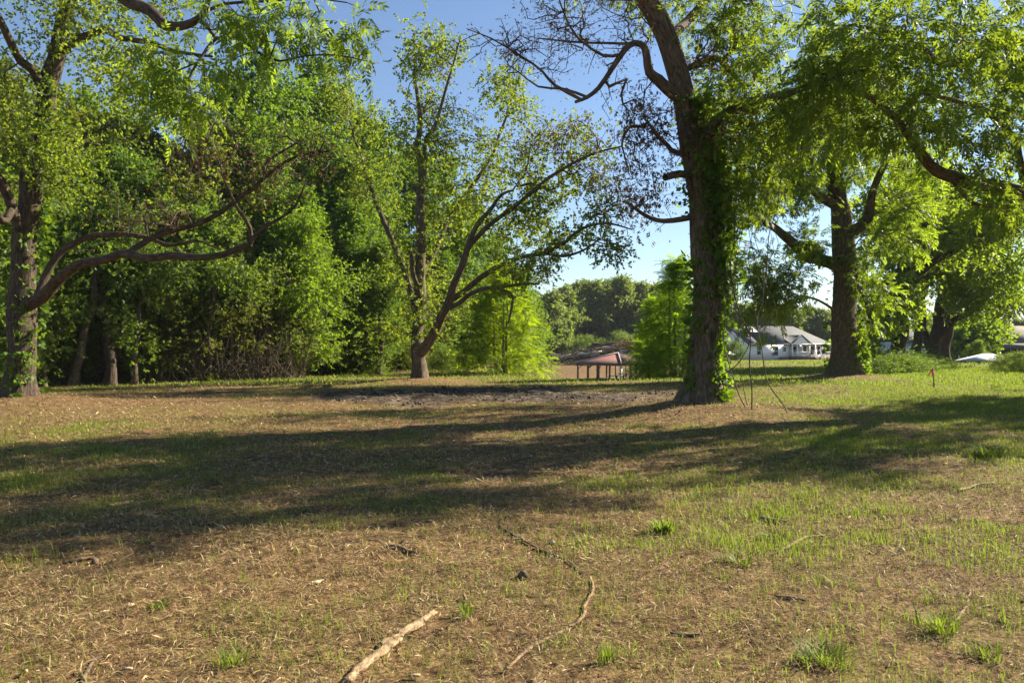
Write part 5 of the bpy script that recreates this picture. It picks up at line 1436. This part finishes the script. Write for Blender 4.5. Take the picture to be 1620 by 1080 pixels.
for y0, y1, m_, hh, wd in ((2.6, 6, 14000, (.02, .09), .003), (6, 10, 17000, (.025, .10), .0042), (10, 20, 20000, (.03, .10), .008)):
    x, y = scatter(y0, y1, m_, g)
    kp = (g.random(m_) < np.clip(.55 + .6 * n2(x, y, .8, 83, 2), .1, 1)) & (bare_amt(x, y) < .5)
    x, y = x[kp], y[kp]; m_ = len(x)
    z = H(x, y) - .005; a = g.uniform(0, 2 * np.pi, m_); h_ = g.uniform(*hh, m_); ln_ = g.uniform(.3, 1.3, m_) * h_
    b0 = np.stack([x, y, z], -1); o_ = np.stack([np.cos(a), np.sin(a), 0 * a], -1)
    sd = np.stack([-np.sin(a), np.cos(a), 0 * a], -1) * (wd * g.uniform(.5, 1.2, m_))[:, None] * .5
    md = b0 + o_ * (ln_ * .35)[:, None] + np.stack([0 * x, 0 * x, h_ * .7], -1); tp = b0 + o_ * ln_[:, None] + np.stack([0 * x, 0 * x, h_], -1)
    GV.append(np.stack([b0 - sd, b0 + sd, md + sd * .8, md - sd * .8, tp], 1).reshape(-1, 3)); GT.append(np.clip(g.normal(.88, .14, m_), 0, 1))
GV = np.vstack(GV); GT = np.concatenate(GT); nb = len(GT)
o_ = np.arange(nb)[:, None] * 5
tag(link('grass', npmesh('grass', GV, [o_ + np.array([[0, 1, 2, 3]]), o_ + np.array([[3, 2, 4]])], M['grass'], fattr={'tint': np.concatenate([GT, GT])})), 'sparse short green grass growing through the litter', 'grass', kind='stuff')

# clods of turned soil in the bare patch
n = 5000
y = g.uniform(19, 32, n); x = g.uniform(-9, 8, n)
kp = g.random(n) < bare_amt(x, y) * (.35 + .65 * (n2(x, y, 1.3, 61, 2) > 0)); x, y = x[kp], y[kp]; m_ = len(x)
s_ = np.minimum(g.exponential(.018, m_) + .010, .065)
O8 = np.array([[1, 0, 0], [-1, 0, 0], [0, 1, 0], [0, -1, 0], [0, 0, .8], [0, 0, -.6]])
F8 = np.array([[0, 2, 4], [2, 1, 4], [1, 3, 4], [3, 0, 4], [2, 0, 5], [1, 2, 5], [3, 1, 5], [0, 3, 5]])
Vc = np.stack([x, y, H(x, y) + s_ * .3], -1)[:, None] + (O8[None] * g.uniform(.6, 1.4, (m_, 6, 1)) + g.normal(0, .2, (m_, 6, 3))) * s_[:, None, None]
M['soil'] = plain_mat('turned_soil', (.075, .058, .045), .95, .35, 3.0, bump=.4)
tag(link('soil_clods', npmesh('soil_clods', Vc.reshape(-1, 3), [(F8[None] + np.arange(m_)[:, None, None] * 6).reshape(-1, 3)], M['soil'])), 'clods of dark turned soil in the bare patch of ground', 'soil', kind='stuff')

# single weed tufts that stand out
def tuft(px, py, wpx, n, label, hgt, seed):
    d = CAM_H * F_PX / (py - HOR)
    for _ in range(3):
        X = (px - 810) / F_PX * d; d = (CAM_H - H1(X, d)) * F_PX / (py - HOR)
    X = (px - 810) / F_PX * d; z = H1(X, d)
    n = int(n * 1.7); g = np.random.default_rng(seed); R_ = wpx / F_PX * d / 2
    a = g.uniform(0, 2 * np.pi, n); rr = R_ * .7 * np.sqrt(g.random(n)) * (1 + .5 * np.sin(a * 3 + seed))
    b0 = np.stack([np.cos(a) * rr, np.sin(a) * rr, -.01 * np.ones(n)], -1); b0[:, 2] += H(X + b0[:, 0], d + b0[:, 1]) - z
    a2 = a + g.normal(0, 1.0, n); o_ = np.stack([np.cos(a2), np.sin(a2), 0 * a], -1)
    h = hgt * g.uniform(.45, 1, n); ln = R_ * g.uniform(.3, .9, n)
    w_ = .0042 * d / 6 * g.uniform(.7, 1.3, n); sd = np.stack([-np.sin(a2), np.cos(a2), 0 * a], -1) * w_[:, None]
    md = b0 + o_ * (ln * .4)[:, None] + np.stack([0 * a, 0 * a, h * .7], -1); tp = b0 + o_ * ln[:, None] + np.stack([0 * a, 0 * a, h], -1)
    V = np.stack([b0 - sd * .6, b0 + sd * .6, md + sd, md - sd, tp], 1).reshape(-1, 3); i_ = np.arange(n)[:, None] * 5
    t_ = np.clip(g.normal(.42, .24, n), 0, 1)
    ob = link('grass_tuft', npmesh('grass_tuft', V, [i_ + np.array([[0, 1, 2, 3]]), i_ + np.array([[3, 2, 4]])], M['grass'], fattr={'tint': np.concatenate([t_, t_])}))
    ob.location = (X, d, z); tag(ob, label, 'grass tuft')
for k, a in enumerate([(1050, 842, 40, 90, 'small round bright green tuft alone on dry sunlit litter', .15), (1300, 1046, 100, 130, 'large bright green grass tuft spreading low on brown litter', .10), (1168, 890, 60, 70, 'flat green tuft near a pale bent twig', .08),
                       (1490, 1000, 70, 70, 'green tuft at the end of a tan stick', .14), (1558, 722, 50, 90, 'green grass clump catching sun at the edge of shade', .18), (960, 1048, 30, 26, 'narrow upright green tuft beside the long winding twig', .13), (1222, 852, 46, 50, 'low yellow-green tuft below a half-buried grey stick', .07),
                       (250, 962, 36, 40, 'small dark green rosette in dry litter', .06), (735, 975, 34, 30, 'upright green tuft just beyond the split branch tip', .12), (1560, 1040, 60, 50, 'patchy green tuft in brown trampled litter', .10), (370, 1050, 60, 50, 'loose green tuft among crossing dry stalks', .11)]):
    tuft(*a, seed=500 + k)

# ------------------------------------------------------------------ sticks, chips and stones lying on the ground
M['wood_pale'] = plain_mat('split_wood', (.33, .225, .125), .85, .35, 5.0, bump=.8, stretch=(6, 3, 9))
M['stick_dark'] = plain_mat('stick_dark', (.14, .098, .064), .9, .35, 14.0, bump=.3)
M['stick_tan'] = plain_mat('stick_tan', (.24, .15, .085), .85, .3, 14.0, bump=.3)
M['stone'] = plain_mat('stone_pale', (.42, .38, .33), .8, .2, 12.0, bump=.3)
M['chip'] = plain_mat('wood_chip', (.46, .34, .20), .8, .25, 12.0, bump=.3)

def gp(px, py, lift=0.0):
    d = CAM_H * F_PX / (py - HOR)
    for _ in range(4):
        X = (px - 810) / F_PX * d; d = (CAM_H - lift - H1(X, d)) * F_PX / (py - HOR)
    X = (px - 810) / F_PX * d
    return np.array([X, d, H1(X, d) + lift])

def stick(name, pts, rpx, mat, label, cat='stick', group=None, seed=0, sides=8, lump=.07, ridge=.25):
    g = np.random.default_rng(seed)
    q = np.array([gp(x, y) for x, y in pts]); c0 = q[0].copy()
    r = np.array([rr / F_PX * p_[1] for rr, p_ in zip(rpx, q)])
    # smooth and resample
    t = np.linspace(0, len(q) - 1, max(6, (len(q) - 1) * 7)); i0 = np.minimum(t.astype(int), len(q) - 2); f_ = (t - i0)[:, None]
    ext = np.vstack([2 * q[0] - q[1], q, 2 * q[-1] - q[-2]])
    p0, p1, p2, p3 = ext[i0], ext[i0 + 1], ext[i0 + 2], ext[i0 + 3]
    c = .5 * (2 * p1 + (p2 - p0) * f_ + (2 * p0 - 5 * p1 + 4 * p2 - p3) * f_ ** 2 + (3 * p1 - p0 - 3 * p2 + p3) * f_ ** 3)
    rr = r[i0] + (r[i0 + 1] - r[i0]) * f_[:, 0]
    rr = rr * (1 + g.normal(0, lump, len(rr)))
    c[:, 2] = H(c[:, 0], c[:, 1]) + rr * .7 + .004
    c[:, :2] += g.normal(0, .15, (len(c), 2)) * rr[:, None]
    b = MB().tube(c - c0, rr, sides); m_ = len(c)
    R_ = b.v[0][:m_ * sides].reshape(m_, sides, 3); ce = (c - c0)[:, None]; of = R_ - ce
    an = np.arange(sides) / sides * 2 * np.pi
    q_ = np.stack([np.cos(an)[None] * 2.2 + np.zeros((m_, 1)), np.sin(an)[None] * 2.2 + np.zeros((m_, 1)), np.linspace(0, m_ * .35, m_)[:, None] + np.zeros((1, sides))], -1) + seed * 5.3
    of = of * (1 + ridge * vnoise(q_, 6) + ridge * .5 * vnoise(q_ * 2.3, 8))[..., None]
    of[..., 2] *= .72
    b.v[0][:m_ * sides] = (ce + of).reshape(-1, 3)
    ob = b.build(name, mat, None, smooth=sides < 10, loc=c0)
    tag(ob, label, cat, group)
    return ob
# the split branch in front: two overlapping splintered lengths that read as one broken limb
root = empty('fallen_branch', gp(620, 1020)); tag(root, 'pale barkless split branch lying broken on the dry litter', 'branch')
for nm, pts, rp, sd in (('branch_end', [(600, 1024), (630, 1010), (662, 992), (688, 972)], [4, 6.5, 8, 5], 1), ('branch_length', [(545, 1085), (578, 1056), (606, 1034), (634, 1014)], [8, 9, 8, 4.5], 2)):
    o_ = stick(nm, pts, rp, M['wood_pale'], None, None, seed=sd, sides=14, lump=.06, ridge=.42)
    o_.parent = root; o_.location = Vector(o_.location) - Vector(root.location)
stick('twig', [(790, 832), (815, 850), (845, 866), (875, 880), (900, 890), (922, 908)], [2.2, 2.8, 2.8, 2.6, 2.4, 2.0], M['stick_dark'], 'long thin dark twig curving over the sunlit litter', seed=3, sides=6)
stick('twig', [(934, 915), (938, 935), (926, 958), (922, 978), (900, 996), (870, 1012), (835, 1030), (800, 1062)], [2.2, 2.6, 3.0, 3.2, 3.2, 3.4, 3.6, 3.4], M['stick_tan'], 'long tan vine stem winding toward the split branch', seed=4, sides=6)
stick('stick', [(1230, 876), (1255, 862), (1275, 852), (1305, 848)], [2.5, 3.2, 2.6, 2], M['wood_pale'], 'pale bent twig pointing at a flat green tuft', seed=5)
stick('stick', [(1205, 823), (1225, 827), (1245, 828)], [4, 5, 3.5], M['bark_pale'], 'half-buried grey stick stub in sunlit litter', seed=6)
stick('stick', [(1515, 778), (1540, 770), (1572, 766)], [2.5, 2.5, 2], M['wood_pale'], 'pale slender stick near the shade edge', seed=7)
stick('stick', [(1490, 995), (1512, 985), (1530, 958), (1535, 935)], [2.5, 2.5, 2.2, 1.6], M['stick_tan'], 'curved tan stick standing out of a green tuft', seed=8)
stick('stick', [(488, 928), (500, 924), (514, 920)], [3, 4, 3], M['chip'], 'short white splinter of wood on open litter', seed=9)
stick('stick', [(100, 892), (125, 888), (150, 884)], [3, 4, 3], M['stick_tan'], 'orange-tan broken stick just outside the big shadow', seed=10)
stick('stick', [(1225, 945), (1250, 948), (1275, 952)], [2.5, 4, 2.5], M['stick_dark'], 'dark rotten piece of branch half sunk in litter', seed=11)
stick('stick', [(130, 1080), (145, 1052), (160, 1040)], [3.5, 3.2, 2.5], M['stick_dark'], 'short dark stick crossing dry stalks', seed=12)
stick('stick', [(612, 864), (640, 871), (660, 876)], [3, 3.4, 2.4], M['stick_dark'], 'dark broken twig in sunlit litter beside a rust-red leaf', seed=13)
stick('stick', [(172, 802), (190, 799), (208, 796)], [3, 3.5, 3], M['wood_pale'], 'pale grey stick lying inside the big shadow', seed=14)
stick('stick', [(1060, 1003), (1090, 1006), (1108, 1005)], [2.6, 3, 2.2], M['stick_dark'], 'thin black twig on brown trampled litter', seed=15)

def lump(name, px, py, wpx, hpx, mat, label, cat, group=None, seed=0):
    g = np.random.default_rng(seed)
    c = gp(px, py); w_, h_ = wpx / F_PX * c[1] / 2, hpx / F_PX * c[1] / 2
    n1, n2_ = 7, 10
    th = np.linspace(0, np.pi, n1); ph = np.arange(n2_) / n2_ * 2 * np.pi
    V = np.stack([np.outer(np.sin(th), np.cos(ph)), np.outer(np.sin(th), np.sin(ph)), np.outer(np.cos(th), np.ones(n2_))], -1)
    V = V * (1 + .28 * vnoise(V * 1.7 + seed * 3.1, 3)[..., None]) * np.array([w_, w_ * g.uniform(.6, 1), h_])
    f_ = [[i * n2_ + j, (i + 1) * n2_ + j, (i + 1) * n2_ + (j + 1) % n2_, i * n2_ + (j + 1) % n2_] for i in range(n1 - 1) for j in range(n2_)]
    ob = MB().add(V.reshape(-1, 3), f_).build(name, mat, None, loc=c + [0, 0, h_ * .5])
    ob.rotation_euler = (0, 0, g.uniform(0, 6)); tag(ob, label, cat, group)
lump('stone', 874, 860, 9, 8, M['stone'], 'small pale round stone beside the long dark twig', 'stone', seed=1)
lump('clod', 828, 914, 24, 16, M['stick_dark'], 'dark clod of earth beside the winding vine stem', 'clod', seed=2)
lump('clod', 150, 890, 14, 12, M['stick_dark'], 'dark clod beside the orange-tan broken stick', 'clod', seed=3)
lump('stone', 1426, 874, 12, 12, M['chip'], 'tan flat-topped stone in thin grass', 'stone', seed=4)
lump('stone', 792, 698, 8, 7, M['stone'], 'grey stone lying in grass in the shade of the leaning pecan', 'stone', seed=5)
lump('clod', 640, 858, 13, 6, M['stick_dark'], 'flat dark clod near a rust-red leaf', 'clod', seed=6)

# scattered chips: look-alikes
g = np.random.default_rng(123)
for k in range(110):
    y = math.sqrt(g.uniform(3.4 ** 2, 13 ** 2)); x = g.uniform(-.66, .66) * y
    ln, wd = g.uniform(.03, .10), g.uniform(.008, .022)
    a = g.uniform(0, 3.14); z = H1(x, y)
    V = np.array([[-ln / 2, -wd * .4, 0], [-ln * .1, -wd / 2, .004], [ln / 2, -wd * .2, .002], [ln * .46, wd * .4, .003], [0, wd / 2, .005], [-ln * .48, wd * .3, 0]])
    V = np.vstack([V, V + [0, 0, .009]])
    b = MB().add(V, f4=[[0, 1, 4, 5], [1, 2, 3, 4], [6, 11, 10, 7], [7, 10, 9, 8]] + [[i_, i_ + 6, (i_ + 1) % 6 + 6, (i_ + 1) % 6] for i_ in range(6)])
    ob = b.build('wood_chip', M['chip'] if k % 3 else M['stick_tan'], None, loc=(x, y, z + .012)); ob.rotation_euler = (g.normal(0, .15), g.normal(0, .15), a)
    tag(ob, 'small pale wood chip lying on the dry litter' if k % 3 else 'small tan bark flake lying on the dry litter', 'wood chip', 'pale chips in the litter' if k % 3 else 'bark flakes in the litter')

# ------------------------------------------------------------------ the air: light haze that greys the far treeline
m = bpy.data.materials.new('haze'); m.use_nodes = True
nt = m.node_tree
for n_ in list(nt.nodes):
    if n_.type != 'OUTPUT_MATERIAL': nt.nodes.remove(n_)
vol = nt.nodes.new('ShaderNodeVolumePrincipled')
vol.inputs['Color'].default_value = (.80, .88, 1.0, 1)
vol.inputs['Density'].default_value = 0.00015
vol.inputs['Anisotropy'].default_value = 0.0
nt.links.new(vol.outputs[0], nt.nodes['Material Output'].inputs['Volume'])
tag(MB().box((0, 1270, 13), (3100, 2680, 40)).build('haze', m), kind='stuff')
